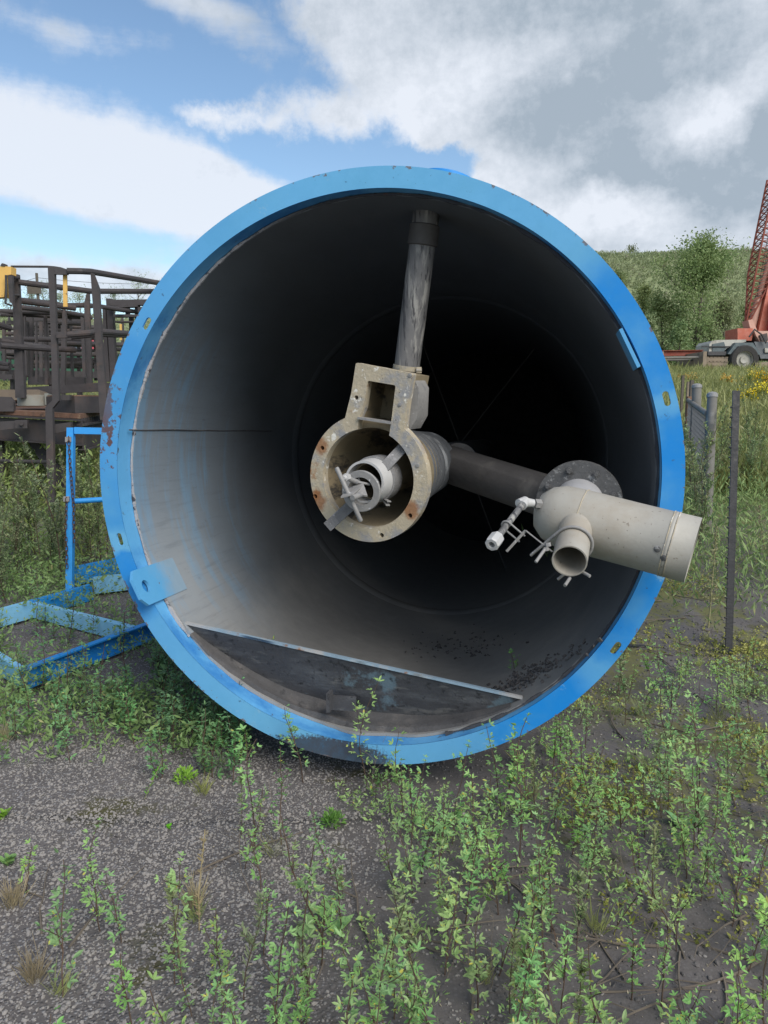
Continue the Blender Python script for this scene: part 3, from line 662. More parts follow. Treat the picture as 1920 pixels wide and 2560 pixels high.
# ------------------------------------------------------------------ feed casting on the axis
def c1(x, y): return 605+x/3.84, 734.5+y/3.84          # survey grid of the casting close-up
Cc = at(*c1(722, 1150), 3.42)
Ac = (at(*c1(1240, 1010), 4.15)-Cc).normalized()
cy = (UP*math.cos(R_(10))+RT*math.sin(R_(10))); cy = (cy-Ac*cy.dot(Ac)).normalized(); cx = Ac.cross(cy)
def cp(x, y, d=0):
    """2-D position in the casting's front plane pushed back d"""
    px, py = c1(x, y); r = ray(px, py); t = (Cc+Ac*d-CAMP).dot(Ac)/r.dot(Ac); q = CAMP+r*t-Cc
    return q.dot(cx), q.dot(cy)
def ck(x, y, d): return Cc+cx*x+cy*y+Ac*d
CR, CI = .287, .222
def arc(a, b, r, n): return [(r*math.cos(a+(b-a)*i/n), r*math.sin(a+(b-a)*i/n)) for i in range(n+1)]
jr, jl = cp(1012, 760), cp(555, 690)
ar, al = math.atan2(jr[1], jr[0]), math.atan2(jl[1], jl[0])
outer = arc(ar, al-2*math.pi, CR, 60) + [cp(590, 440), cp(628, 196), cp(640, 190), cp(1088, 276), cp(1096, 290), cp(1050, 540)]
ir, il = cp(898, 805), cp(648, 775)
air, ail = math.atan2(ir[1], ir[0]), math.atan2(il[1], il[0])
inner = arc(air, ail-2*math.pi, CI, 60) + [cp(655, 645), cp(690, 560), cp(725, 345), cp(738, 338), cp(948, 374), cp(957, 386), cp(920, 690)]
def hole(x, y, r=.0105): q = cp(x, y); return circ(q[0], q[1], r, 16)
chl = [hole(632, 477, .010), hole(350, 896), hole(292, 1297), hole(843, 1620), hole(1078, 1457)]
ca = MB(); ca.plate(outer, [inner]+chl, Cc, cx, cy, .05)
casting = put('feed_casting', ca, MT['cast'], tank, 30)
# rust stains round three of the bolt holes
nt = MT['cast'].node_tree; pb_ = next(n for n in nt.nodes if n.type == 'BSDF_PRINCIPLED'); src_ = pb_.inputs['Base Color'].links[0].from_socket; v_ = coords()
for (x0, y0, rx_) in ((345, 880, .05), (310, 1340, .062), (1085, 1415, .055), (300, 1290, .03)):
    q = cp(x0, y0); l_ = loc2(ck(q[0], q[1], 0)); mp_ = N('ShaderNodeMapping', vector_type='TEXTURE'); L(v_, mp_.inputs[0]); mp_.inputs['Location'].default_value = l_; mp_.inputs['Scale'].default_value = (rx_, .2, rx_*1.3)
    g_ = N('ShaderNodeTexGradient', gradient_type='SPHERICAL'); L(mp_.outputs[0], g_.inputs[0])
    src_ = mixc(MR(M('ADD', g_.outputs['Fac'], M('MULTIPLY_ADD', nz(v_, 38, 6, .7), .9, -.5)), .12, .55, 0, .85), src_, mixc(nz(v_, 60, 4), (.16, .055, .02), (.34, .16, .06)))
L(src_, pb_.inputs['Base Color'])
# body behind the face: port box, barrel
bd = MB()
sc_ = lambda l, f, c0: [((p[0]-c0[0])*f+c0[0], (p[1]-c0[1])*f+c0[1]) for p in l]
port_o = [cp(640, 200), cp(1085, 285), cp(1005, 745), cp(570, 690)]
port_i = [cp(700, 330), cp(962, 376), cp(915, 700), cp(640, 660)]
cen = cp(830, 480)
bd.plate(sc_(port_o, .96, cen), [port_i], Cc+Ac*.051, cx, cy, .19)
bd.plate(sc_(port_o, .9, cen), [], Cc+Ac*.242, cx, cy, .02)
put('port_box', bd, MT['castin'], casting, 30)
bu = MB()   # swelling on the right flank of the port
bl = [cp(1090, 420), cp(1112, 440), cp(1100, 640), cp(1060, 720), cp(1030, 700)]
bu.plate([cp(1065, 330), cp(1100, 400), cp(1090, 640), cp(1030, 750), cp(985, 700)], [], Cc+Ac*.07, cx, cy, .13)
put('port_rib', bu, MT['metal'], casting, 60)
dv = MB(); q1_, q2_ = cp(652, 646), cp(925, 688)
dv.beam(ck(*q1_, .01), ck(*q2_, .01), .05, .009, cy); put('divider_blade', dv, MT['metal'], casting)
br = MB()
br.lathe([(CI+.002, .05), (CI-.01, .2), (.15, .55), (.12, .8), (.12, .83), (.131, .83), (.145, .70), (.165, .55), (.225, .20), (.262, .05)], Cc, Ac, 64, closed=True, xref=cx, a0=ail-2*math.pi+.0 if False else 0)
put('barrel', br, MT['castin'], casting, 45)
hs_ = MB(); pr = []
for i in range(110):
    t = i/109; d = .30+t*.50; r_ = .205-.055*t**.8
    pr.append((r_+.011*max(-.5, math.sin(t*44))+.002*math.sin(t*91), d))
hs_.lathe(pr+[(pr[-1][0]-.012, .8)], Cc, Ac, 56, xref=cx)
put('rubber_sleeve', hs_, MT['sleeve'], casting, 60)
ip = MB(); c0 = Cc+(at(*c1(745, 1165), 3.36)-Cc)
ip.lathe([(.082, -.06), (.092, -.06), (.096, 0), (.096, .12), (.082, .12)], c0, Ac, 48, closed=True)
put('collar', ip, MT['white'], casting)
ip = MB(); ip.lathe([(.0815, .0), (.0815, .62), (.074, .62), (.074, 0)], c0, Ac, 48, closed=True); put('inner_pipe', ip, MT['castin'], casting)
ip = MB(); ip.lathe([(.0965, .03), (.104, .035), (.1035, .12), (.0965, .125)], c0, Ac, 48, closed=True); put('clamp_band', ip, MT['dull'], casting)
dc = at(*c1(668, 1255), 3.27); dk = MB()
dk.lathe([(.060, 0), (.087, 0), (.0895, .003), (.0895, .011), (.060, .011)], dc, Ac, 56, closed=True)
dk.lathe([(.060, .012), (.066, .012), (.066, .075), (.060, .075)], dc, Ac, 48, closed=True)
put('valve_ring', dk, MT['metal'], casting)
hb = MB(); ha, hb_ = at(*c1(467, 1056), 3.17), at(*c1(672, 1505), 3.20)
hb.tube([ha, ha.lerp(hb_, .02), ha.lerp(hb_, .98), hb_], [.007, .0098, .0098, .007], 12); put('tee_handle', hb, MT['metal'], casting)
def quadplate(pts, th):
    m_ = MB(); n_ = (pts[1]-pts[0]).cross(pts[-1]-pts[0]).normalized()*th
    k_ = len(pts); m_.add([p for p in pts]+[p+n_ for p in pts], [tuple(range(k_))[::-1], tuple(range(k_, 2*k_))]+[(i, (i+1) % k_, k_+(i+1) % k_, k_+i) for i in range(k_)])
    return m_
put('crank_plate', quadplate([at(*c1(505, 1312), 3.16), at(*c1(600, 1290), 3.16), at(*c1(690, 1212), 3.24), at(*c1(560, 1235), 3.26)], .006), MT['metal'], casting, 0)
put('yoke_plate', quadplate([at(*c1(612, 1290), 3.20), at(*c1(724, 1303), 3.20), at(*c1(688, 1200), 3.25), at(*c1(600, 1225), 3.25)], .008), MT['metal'], casting, 0)
for (x0, y0, x1, y1, z0, z1, r_) in ((600, 1310, 668, 1283, 3.15, 3.2, .012), (545, 1140, 640, 1178, 3.2, 3.24, .011), (640, 1178, 745, 1198, 3.24, 3.27, .006)):
    t = MB(); t.tube([at(*c1(x0, y0), z0), at(*c1(x1, y1), z1)], r_, 10); put('valve_stem', t, MT['metal'], casting)
t = MB(); q = at(*c1(548, 1140), 3.195); t.tube([q-Ac*.012, q+Ac*.016], .017, 6); t.tube([q-Ac*.026, q-Ac*.012], [.008, .012], 10); put('hex_fitting', t, MT['white'], casting, 30)
t = MB(); t.tube([at(*c1(645, 1130), 3.28), at(*c1(700, 1285), 3.28)], .0035, 8); put('wire_rod', t, MT['metal'], casting)
for p_ in ([(1098, 812, 3.392), (1060, 850, 3.385), (862, 1060, 3.33)], [(392, 1552, 3.392), (470, 1480, 3.385), (590, 1370, 3.34)]):
    t = MB(); pts = [at(*c1(a_, b_), z_) for a_, b_, z_ in p_]
    for i in range(2): t.beam(pts[i], pts[i+1], .047, .009, -Ac)
    put('strap', t, MT['dull'], casting, 0)
t = MB()
for (x0, y0) in ((905, 1340), (895, 1372)):
    t.beam(at(*c1(850, 1310), 3.42), at(*c1(x0, y0), 3.33), .018, .005, cy)
put('band_ears', t, MT['metal'], casting, 0)
for (x0, y0) in ((1078, 292), (993, 537), (1142, 1040)):
    t = MB(); q = cp(x0, y0); t.lathe([(.001, -.004), (.0085, -.003), (.009, .001)], ck(q[0], q[1], -.0005), Ac, 14); put('plug', t, MT['metal'], casting)

# ------------------------------------------------------------------ drop pipe from the roof of the barrel
pt = on_cyl(921, 462, RL); pb = at(878, 800, 3.66)
up_ = (pt-pb).normalized()
t = MB(); t.tube([pb-up_*.02, pt+up_*.02], .0605, 32); dp = put('drop_pipe', t, MT['galv'], tank)
t = MB(); t.lathe([(.062, 0), (.069, .005), (.069, .09), (.062, .095)], pt-up_*.14, up_, 32); put('pipe_socket', t, MT['darkpipe'], dp)
t = MB(); t.lathe([(.062, 0), (.066, .0), (.066, .022), (.062, .022)], pb+up_*.0, up_, 32); t.box(at(905, 800, 3.6), RT*.012, FWD*.008, UP*.014); t.tube([at(899, 800, 3.57), at(911, 800, 3.57)], .006, 8); put('hose_clamp', t, MT['cast'], dp)
t = MB(); t.lathe([(.0600, -.12), (.068, -.12), (.068, -.005), (.0600, -.005)], pb, up_, 32, closed=True); put('port_socket', t, MT['cast'], dp)

# ------------------------------------------------------------------ cross pipe, flange and discharge elbow
def c2(x, y): return 993.9+x*.3387, 950.7+y*.3387
fc = at(*c2(758, 400), 3.34)
far = ck(0, 0, .83)+RT*.05
t = MB(); t.tube([far-RT*.12-Vector((0, 0, .0)), far, fc+FWD*.09-RT*.03, fc+FWD*.02], [.1, .1, .098, .1], 36)
cpipe = put('cross_pipe', t, MT['darkpipe'], tank)
t = MB(); f1 = far; t.tube([f1+RT*.1+FWD*.0, f1+TN*.6+TZ*.0, f1+TN*2.9], .1, 28); put('axial_pipe', t, MT['darkpipe'], tank)
fax = (at(*c2(690, 520), 3.0)-fc).normalized()
fu = (UP-fax*UP.dot(fax)).normalized(); fr = fu.cross(fax)*-1
if fr.dot(RT) < 0: fr = -fr
FN = fr.cross(fu)
t = MB(); t.plate(circ(0, 0, .183, 64), [], fc+FN*.012, fr, fu, .034)
flg = put('pipe_flange', t, MT['flange'], tank, 30)
for i in range(8):
    a = R_(14+45*i); q = fc+FN*.012+(fr*math.cos(a)+fu*math.sin(a))*.150
    t = MB(); t.tube([q, q+FN*.012], .0135, 6); t.tube([q+FN*.012, q+FN*.024], .008, 8); put('bolt', t, MT['flange'], flg, 30)
body0 = at(*c2(705, 500), 3.02); body1 = at(*c2(1487, 703), 2.84); bax = (body1-body0).normalized()
t = MB(); t.tube([fc+FN*.012, fc.lerp(body0, .45), body0], [.108, .108, .10], 40); neck = put('neck_pipe', t, MT['grey'], tank)
t = MB(); pr = [(.02, -.145), (.07, -.128), (.105, -.09), (.122, -.04), (.125, .03)]
lb = (body1-body0).length
pr += [(.1235, lb*.5), (.124, lb*.80), (.1258, lb*.805), (.1258, lb*.822), (.124, lb*.826), (.1245, lb), (.119, lb), (.116, lb*.3), (.001, lb*.28)]
t.lathe(pr, body0, bax, 64, xref=UP)
# bend between the neck and the body
elbow = put('discharge_elbow', t, MT['beige'], tank, 50)
for dd, rr in ((.04, .1255), (lb*.795, .1252), (lb*.835, .1252)):
    wd = MB(); wd.tube([body0+bax*(dd+noise.noise((i*.4, dd, 0))*.002)+(UP-bax*UP.dot(bax)).normalized()*math.cos(i*math.pi/40)*rr+(UP-bax*UP.dot(bax)).normalized().cross(bax)*math.sin(i*math.pi/40)*rr for i in range(80)], .0022, 6, closed=True)
    put('weld_seam', wd, MT['cast'], elbow)
for (x0, y0) in ((1258, 695), (1298, 752)):
    px, py = c2(x0, y0); r = ray(px, py); o2 = CAMP-body0; r2 = r-bax*r.dot(bax); o3 = o2-bax*o2.dot(bax)
    a_, b_, cq = r2.dot(r2), 2*r2.dot(o3), o3.dot(o3)-.125**2; q = CAMP+r*((-b_-math.sqrt(max(0, b_*b_-4*a_*cq)))/(2*a_))
    nrm = (q-body0); nrm = (nrm-bax*nrm.dot(bax)).normalized()
    t = MB(); t.lathe([(.001, .0035), (.008, .003), (.0125, .001), (.0125, -.002)], q, nrm, 16); put('plug', t, MT['flange'], elbow)
s0 = at(*c2(745, 530), 2.95); s1 = at(*c2(698, 772), 2.70); sax = (s1-s0).normalized(); ls = (s1-s0).length
t = MB(); t.lathe([(.072, .0), (.066, .02), (.0615, .035), (.0615, ls), (.0565, ls), (.0555, 0.02), (.001, .0)], s0, sax, 48); spout = put('outlet_pipe', t, MT['beige'], elbow)
# U-bolt round the outlet, its bracket and the spray tube
um = s0.lerp(s1, .56); ux = (RT-sax*RT.dot(sax)).normalized(); uy = ux.cross(sax)
if uy.dot(UP) < 0: uy = -uy
uxx = (ux*math.cos(R_(-38))+uy*math.sin(R_(-38))); uyy = (uy*math.cos(R_(-38))-ux*math.sin(R_(-38)))
pts = [um-uxx*.069-uyy*.15]+[um+(uxx*math.cos(a)+uyy*math.sin(a))*.069 for a in np.linspace(math.pi, 0, 18)]+[um+uxx*.069-uyy*.15]
t = MB(); t.tube(pts, .0058, 10); put('u_bolt', t, MT['metal'], elbow)
bp = [at(*c2(590, 712), 2.74), at(*c2(555, 668), 2.74), at(*c2(418, 576), 2.77), at(*c2(405, 580), 2.78), at(*c2(296, 710), 2.79)]
t = MB(); bn = FWD*-1
t.beam(bp[0], bp[2], .010, .003, (UP+RT*.6+FWD*-.3)); t.beam(bp[2], bp[4], .003, .010, (UP+FWD*-.4)); put('spray_bracket', t, MT['metal'], elbow, 0)
for (x0, y0) in ((558, 662), (545, 690)):
    t = MB(); q = at(*c2(x0, y0), 2.73); t.tube([q-(bp[1]-bp[0]).normalized()*.004-UP*.006, q+UP*.004], .0105, 6); put('nut', t, MT['metal'], elbow, 30)
for (x0, y0, x1, y1) in ((545, 690, 482, 778), (700, 880, 668, 928), (775, 838, 828, 868)):
    t = MB(); t.tube([at(*c2(x0, y0), 2.73), at(*c2(x1, y1), 2.70)], .0062, 10); put('bolt_tail', t, MT['metal'], elbow)
sp0, sp1 = at(*c2(405, 402), 2.96), at(*c2(222, 640), 2.72)
t = MB(); t.tube([sp0, sp1], .0125, 20); spray = put('spray_tube', t, MT['galv'], tank)
t = MB(); t.tube([at(*c2(372, 404), 2.95), at(*c2(400, 396), 2.965), at(*c2(425, 398), 2.975), at(*c2(470, 402), 2.98)], [.017, .02, .0185, .015], 16); t.tube([sp0-(sp1-sp0).normalized()*.02, sp0+(sp1-sp0).normalized()*.022], .0195, 16); put('tube_elbow', t, MT['white'], spray)
t = MB(); t.tube([at(*c2(440, 402), 2.98), at(*c2(545, 410), 3.0)], .0135, 16); t.tube([at(*c2(474, 405), 2.98), at(*c2(512, 408), 2.99)], .0195, 6); put('tube_nipple', t, MT['metal'], spray, 30)
d_ = (sp1-sp0).normalized(); t = MB()
t.lathe([(.017, -.03), (.024, -.026), (.0265, -.02), (.0265, .028), (.023, .034), (.0125, .034), (.0115, .006), (.001, .004)], sp1, d_, 8); put('nozzle_cap', t, MT['white'], spray, 25)
ub = sp0.lerp(sp1, .62); sx = (RT*.8-UP*.6); sx = (sx-d_*sx.dot(d_)).normalized(); sy = sx.cross(d_)
pts = [ub+sx*.075+sy*.017]+[ub+(sy*math.cos(a)-sx*math.sin(a))*.0175 for a in np.linspace(0, math.pi, 14)]+[ub+sx*.075-sy*.017]
t = MB(); t.tube(pts, .0036, 8); put('tube_clip', t, MT['metal'], spray)

# ================================================================== blue ground frame with handrail
def c4(x, y): return x*.293, 907+y*.293
def c3(x, y): return x*.2188, 553+y*.2188
def c5(x, y): return 1279+x*.2293, 397.5+y*.2293
def c6(x, y): return 1339.3+x*.3126, 777.6+y*.3126
ZU = Vector((0, 0, 1))
def channel(a, b, h, fl, toward, t=.010):
    """C-section lying on its web edge from a to b (bottom line), flanges towards 'toward'"""
    m_ = MB(); a, b = Vector(a), Vector(b); d = (b-a); l = d.length; d.normalize()
    z = (ZU-d*ZU.dot(d)).normalized(); x = d.cross(z)
    if x.dot(Vector(toward)) < 0: x = -x
    mid = (a+b)/2
    m_.box(mid+z*h/2, d*l/2, x*t/2, z*(h/2-t))
    m_.box(mid+z*(h-t/2)+x*(fl/2-t/2), d*l/2, x*fl/2, z*t/2)
    m_.box(mid+z*(t/2)+x*(fl/2-t/2), d*l/2, x*fl/2, z*t/2)
    return m_
gA0, gA1 = gpt(*c4(158, 2005)), gpt(*c4(1090, 1640))
lift = ZU*.02
fr_ = thing('walkway_frame', (gA0+gA1)/2, 'blue channel steel frame with handrail lying in the weeds left of the barrel', 'frame')
dA = (gA1-gA0); put('channel_beam', channel(gA0+lift, gA1+dA*.15+lift, .125, .05, (0, -1, 0)), MT['bluedeep'], fr_, 0)
gB = gpt(*c4(-10, 1895)); dB = gB-gA0
bB = put('channel_beam', channel(gA0+lift+dB*.02+ZU*.002, gB+dB*1.5+lift, .115, .045, (0, 1, 0)), MT['bluepale'], fr_, 0)
gC0, gC1 = gpt(*c4(-10, 1552)), gpt(*c4(520, 1395)); dC = gC1-gC0
put('channel_beam', channel(gC0-dC*.6+lift, gC0+dC*.47+lift, .125, .05, (0, 1, 0)), MT['bluepale'], fr_, 0)
put('channel_beam', channel(gC0+dC*.472+lift, gC1+dC*.35+lift, .125, .05, (0, 1, 0)), MT['bluedeep'], fr_, 0)
gD0, gD1 = gpt(*c4(245, 1478)), gpt(*c4(830, 1640))
gD1 = gA0+dA*((gD1-gA0).dot(dA)/dA.dot(dA))+Vector((-.02, .06, 0))
put('cross_channel', channel(gD0+lift*1.1, gD1+lift*1.1, .112, .05, (0, 1, 0)), MT['bluepale'], fr_, 0)
gE0, gE1 = gpt(*c4(560, 1235)), gpt(*c4(905, 1160))
put('channel_beam', channel(gE0+lift, gE1+(gE1-gE0)*.5+lift, .15, .05, (0, 1, 0)), MT['bluedeep'], fr_, 0)
gF0, gF1 = gpt(*c4(700, 1300)), gpt(*c4(960, 1270))
put('channel_beam', channel(gF0+lift, gF1+(gF1-gF0)*.5+lift, .13, .05, (0, 1, 0)), MT['bluepale'], fr_, 0)
foot = gC0+dC*.93+Vector((0, .08, .02)); zP = (foot-CAMP).dot(FWD)
topP = at(*c4(525, 78), zP); foot = Vector((foot.x, foot.y, foot.z))
m_ = MB(); m_.beam(foot, topP+ZU*.02, .05, .05, (0, 1, 0)); put('rail_post', m_, MT['blue'], fr_, 0)
m_ = MB(); m_.beam(topP+RT*.026, topP+RT*1.2+FWD*.25, .046, .05, ZU); put('hand_rail', m_, MT['blue'], fr_, 0)
mr0 = at(*c4(548, 600), zP); m_ = MB(); m_.tube([mr0, mr0+RT*1.2+FWD*.25+ZU*.08], .021, 12); put('middle_rail', m_, MT['blue'], fr_)
for xx, yy in ((505, 145), (492, 583)): m_ = MB(); m_.box(at(*c4(xx, yy), zP-.03), RT*.022, FWD*.012, UP*.02); put('chain_bracket', m_, MT['metal'], fr_, 0)
def chain(path, label, cat='chain'):
    p = [Vector(q) for q in path]; root = thing('chain', p[0], label, cat, 'rusty chains on the blue handrail post')
    pts = []; step = .034; acc = 0
    for i in range(len(p)-1):
        l = (p[i+1]-p[i]).length; u = (p[i+1]-p[i])/l
        while acc < l: pts.append((p[i]+u*acc, u)); acc += step
        acc -= l
    proto = None
    for i, (q, u) in enumerate(pts):
        if proto is None:
            lk = MB(); o = []
            for k in range(16):
                a = 2*math.pi*k/16; o.append((math.cos(a)*.0095, 0, math.sin(a)*.0125+(.009 if math.sin(a) > 0 else -.009)))
            lk.tube(o, .0033, 6, closed=True); me = lk.mesh('link', MT['chain'], 60); proto = bpy.data.objects.new('link', me); c = proto
        else: c = proto.copy()
        COL.objects.link(c); c.parent = root
        c.location = q-p[0]; c.rotation_euler = (Vector((0, 0, 1)).rotation_difference(u)).to_matrix().to_4x4().to_euler()
        c.rotation_euler.rotate_axis('Z', (0.3 if i % 2 else 1.75)+rnd.uniform(-.15, .15))
zc = zP-.045
chain([at(*c4(506, 140), zc), at(*c4(515, 300), zc), at(*c4(528, 470), zc), at(*c4(542, 620), zc), at(*c4(545, 800), zc), at(*c4(553, 920), zc)], 'rusty chain hanging down the right side of the blue handrail post')
chain([at(*c4(490, 590), zc), at(*c4(488, 700), zc), at(*c4(482, 820), zc), at(*c4(490, 960), zc), at(*c4(493, 1090), zc)], 'shorter rusty chain hanging on the left side of the blue handrail post')

# ================================================================== dark steel racks behind
def poly(pts, z, th=.03, f=c3, dz=None):
    P = [at(*f(x, y), z+(dz[i] if dz else 0)) for i, (x, y) in enumerate(pts)]
    n_ = Vector((0, 1, 0)); k_ = len(P); m_ = MB()
    ar_ = sum((pts[i][0]*pts[(i+1) % k_][1]-pts[(i+1) % k_][0]*pts[i][1]) for i in range(k_))
    m_.add(P+[p+n_*th for p in P], [tuple(range(k_)), tuple(range(k_, 2*k_))[::-1]]+[(i, (i+1) % k_, k_+(i+1) % k_, k_+i) for i in range(k_)])
    return m_
def rail(pts, r, f=c3):
    m_ = MB(); m_.tube([at(*f(x, y), z) for x, y, z in pts], r, 10); return m_
rk = thing('steel_rack', at(*c3(500, 2500), 8.8), 'near dark steel platform rack with rusty deck beside the barrel rim', 'rack')
P_ = lambda n, m_, mt='steel', r=None, sm=30: put(n, m_, MT[mt], r or rk, sm)
# deck
D = [(-400, 1500, 8.9), (790, 1560, 8.3), (1060, 1522, 9.3), (980, 1425, 11), (-400, 1425, 11)]
tp = [at(*c3(x, y), z) for x, y, z in D]; m_ = MB()
m_.add(tp+[p-ZU*.05 for p in tp], [(0, 1, 2, 3, 4), (9, 8, 7, 6, 5)]+[(i, i+5, (i+1) % 5+5, (i+1) % 5) for i in range(5)])
P_('deck', m_, 'rust', sm=0)
m_ = MB()
for i in range(12):
    a = tp[1].lerp(tp[2], .05+i*.078); m_.box(a-ZU*.085, RT*.008, FWD*.02, ZU*.035)
P_('grating_edge', m_, 'steel', sm=0)
for a, b in ((0, 1), (1, 2)):
    A, B = tp[a]-ZU*.075+Vector((0, .03, 0)), tp[b]-ZU*.075+Vector((0, .03, 0))
    if a == 1: A, B = A-ZU*.05, B-ZU*.05
    m_ = MB(); d_ = (B-A).normalized(); m_.beam(A+ZU*.01, B+ZU*.01, .11, .022); m_.beam(A-ZU*.13, B-ZU*.13, .012, .24); m_.beam(A-ZU*.26, B-ZU*.26, .1, .014); P_('edge_beam', m_, sm=0)
P_('gusset_plate', poly([(0, 1635), (265, 1620), (265, 1690), (0, 1720)], 8.45, .05), sm=0)
P_('gusset_plate', poly([(475, 1670), (700, 1640), (700, 1720), (475, 1765)], 8.2, .05), sm=0)
P_('gusset_plate', poly([(150, 1620), (268, 1618), (268, 1700), (150, 1702)], 8.40, .02), sm=0)
m_ = MB(); m_.tube([at(*c3(210, 1655), 8.36), at(*c3(210, 1655), 8.42)], .022, 8); P_('bolt_head', m_)
# stanchions
P_('stanchion', poly([(118, 180), (175, 180), (242, 1400), (150, 1400)], 8.7, .06))
st = P_('stanchion', poly([(470, 95), (535, 100), (553, 760), (582, 1432), (515, 1435), (500, 760)], 8.1, .05))
P_('stanchion_kink', poly([(516, 1425), (582, 1425), (515, 1505), (445, 1492)], 8.098, .05), r=st)
P_('stanchion_leg', poly([(446, 1492), (516, 1492), (528, 2000), (560, 2960), (495, 2960), (458, 2000)], 8.096, .05), r=st)
P_('stanchion_arm', poly([(536, 100), (600, 110), (664, 132), (664, 184), (536, 180)], 8.095, .04), r=st)
P_('stanchion', poly([(893, 165), (918, 170), (975, 320), (1000, 800), (1058, 1500), (1058, 1620), (988, 1620), (930, 700)], 8.25, .05))
P_('clamp_block', poly([(556, 748), (655, 742), (655, 806), (556, 808)], 8.06, .06))
P_('clamp_block', poly([(575, 1375), (686, 1372), (686, 1422), (575, 1425)], 8.3, .06))
P_('yellow_strip', poly([(620, 185), (658, 185), (662, 500), (624, 500)], 8.16, .02), 'yellow')
for p in ([(660, 148, 8.1), (800, 150, 8.15), (900, 155, 8.3), (1200, 205, 9), (1620, 275, 10)], [(180, 258, 8.7), (520, 300, 8.9), (900, 348, 9.3), (1560, 350, 10)],
          [(650, 778, 8.1), (860, 762, 8.2), (960, 745, 8.3), (1310, 768, 9.2)], [(700, 800, 9), (960, 770, 9.1), (1300, 785, 9.6)],
          [(0, 838, 8.6), (220, 870, 8.8), (500, 912, 8.9), (740, 928, 9.2)], [(0, 884, 8.5), (220, 900, 8.7), (500, 918, 8.9)], [(-60, 665, 8.5), (100, 712, 8.7)],
          [(190, 445, 9), (480, 480, 9.4), (745, 516, 9.6)], [(100, 385, 8.5), (190, 388, 8.7)], [(110, 104, 9.5), (475, 106, 9.5)]):
    P_('tube_rail', rail(p, .034 if p[0][1] not in (104, 385) else .014))
P_('tube_brace', rail([(90, 215, 8.5), (180, 212, 8.7)], .02))
P_('leg_brace', poly([(250, 1800), (330, 1800), (620, 2110), (640, 2300), (560, 2260)], 8.8, .03))
P_('leg_brace', poly([(760, 1830), (870, 1830), (620, 2250), (600, 2150)], 8.7, .03))
P_('leg', poly([(-60, 1800), (20, 1800), (60, 2960), (-20, 2960)], 8.9, .06))
P_('leg', poly([(790, 1800), (850, 1800), (860, 2960), (800, 2960)], 10.4, .06))
P_('lower_rail', rail([(-100, 2020, 8.6), (480, 2035, 8.3)], .022))
P_('lower_rail', rail([(-100, 2320, 8.6), (480, 2335, 8.3)], .022))
P_('toe_plate', poly([(-100, 1385), (95, 1392), (135, 1440), (135, 1535), (-100, 1535)], 8.6, .05))
P_('long_beam', poly([(243, 1298), (985, 1250), (985, 1338), (243, 1368)], 9.8, .1))
# loose things on the deck
tb = at(*c3(345, 1478), 8.95); m_ = MB(); m_.lathe([(.17, 0), (.185, 0), (.185, .125), (.172, .125), (.165, .04), (.001, .04)], tb, ZU, 40); m_.box(tb+Vector((.2, -.02, .06)), RT*.02, FWD*.12, ZU*.066)
put_at('steel_tub', m_, MT['tan'], tb, 'round pale greenish steel tub standing on the rusty deck', 'tub')
bx_ = at(*c3(815, 1550), 8.75); m_ = MB(); ax = Vector((math.cos(R_(-35)), math.sin(R_(-35)), 0)); ay = Vector((-ax.y, ax.x, 0))
m_.box(bx_+ZU*.095, ax*.27, ay*.27, ZU*.09)
cb = put('steel_box', m_, MT['steel'], None, 0); cb.data.transform(Matrix.Translation(-bx_)); cb.location = bx_; tag(cb, 'dark square steel box with rusty top at the deck corner by the barrel', 'box')
m_ = MB(); m_.box(bx_+ZU*.192, ax*.262, ay*.262, ZU*.006); put('rusty_top', m_, MT['rust'], cb, 0)
tb2 = at(*c3(215, 1440), 9.7); m_ = MB(); m_.box(tb2+ZU*.06, RT*.3, FWD*.15, ZU*.06); m_.box(tb2+ZU*.127, RT*.28, FWD*.13, ZU*.006); put_at('timber_block', m_, MT['wood'], tb2, 'brown block lying on the rusty deck behind the round tub', 'block', smooth=0)
# yellow lifting bracket at the left edge
yb = thing('yellow_bracket', at(*c3(40, 420), 8.45), 'worn yellow steel bracket clamped to the rack post at the left edge', 'bracket')
put('plate', poly([(-120, 95), (110, 105), (110, 182), (62, 190), (38, 405), (-120, 415)], 8.45, .12), MT['yellow'], yb, 0)
put('latch_rod', rail([(58, 190, 8.4), (62, 330, 8.4), (55, 470, 8.4), (120, 490, 8.42)], .012), MT['black'], yb)
put('latch_block', poly([(75, 190), (120, 190), (130, 490), (90, 440)], 8.40, .04), MT['steel'], yb, 0)
put('top_fitting', poly([(0, 95), (20, 70), (40, 75), (45, 103)], 8.44, .08), MT['steel'], yb, 0)
# second and third rack
rk2 = thing('steel_rack', at(*c3(500, 1600), 12), 'middle dark steel rack of pointed posts and rails behind the rusty deck', 'rack')
for p in ([(846, 400), (860, 345), (876, 352), (892, 800), (906, 1262), (850, 1262), (830, 470)], [(615, 560), (630, 508), (652, 600), (637, 1275), (592, 1275), (606, 800)],
          [(285, 490), (318, 492), (325, 900), (312, 1272), (275, 1272)], [(428, 512), (450, 510), (472, 1272), (440, 1272)], [(345, 660), (355, 640), (368, 1240), (345, 1240)],
          [(205, 580), (215, 575), (240, 1180), (215, 1180)], [(232, 600), (242, 590), (268, 1180), (245, 1180)], [(683, 620), (694, 610), (725, 1250), (700, 1250)], [(260, 650), (275, 650), (280, 1180), (262, 1180)], [(795, 600), (825, 610), (845, 1200), (815, 1200)]):
    P_('stanchion', poly(p, 10.6+rnd.uniform(-.5, 1.2), .05), r=rk2)
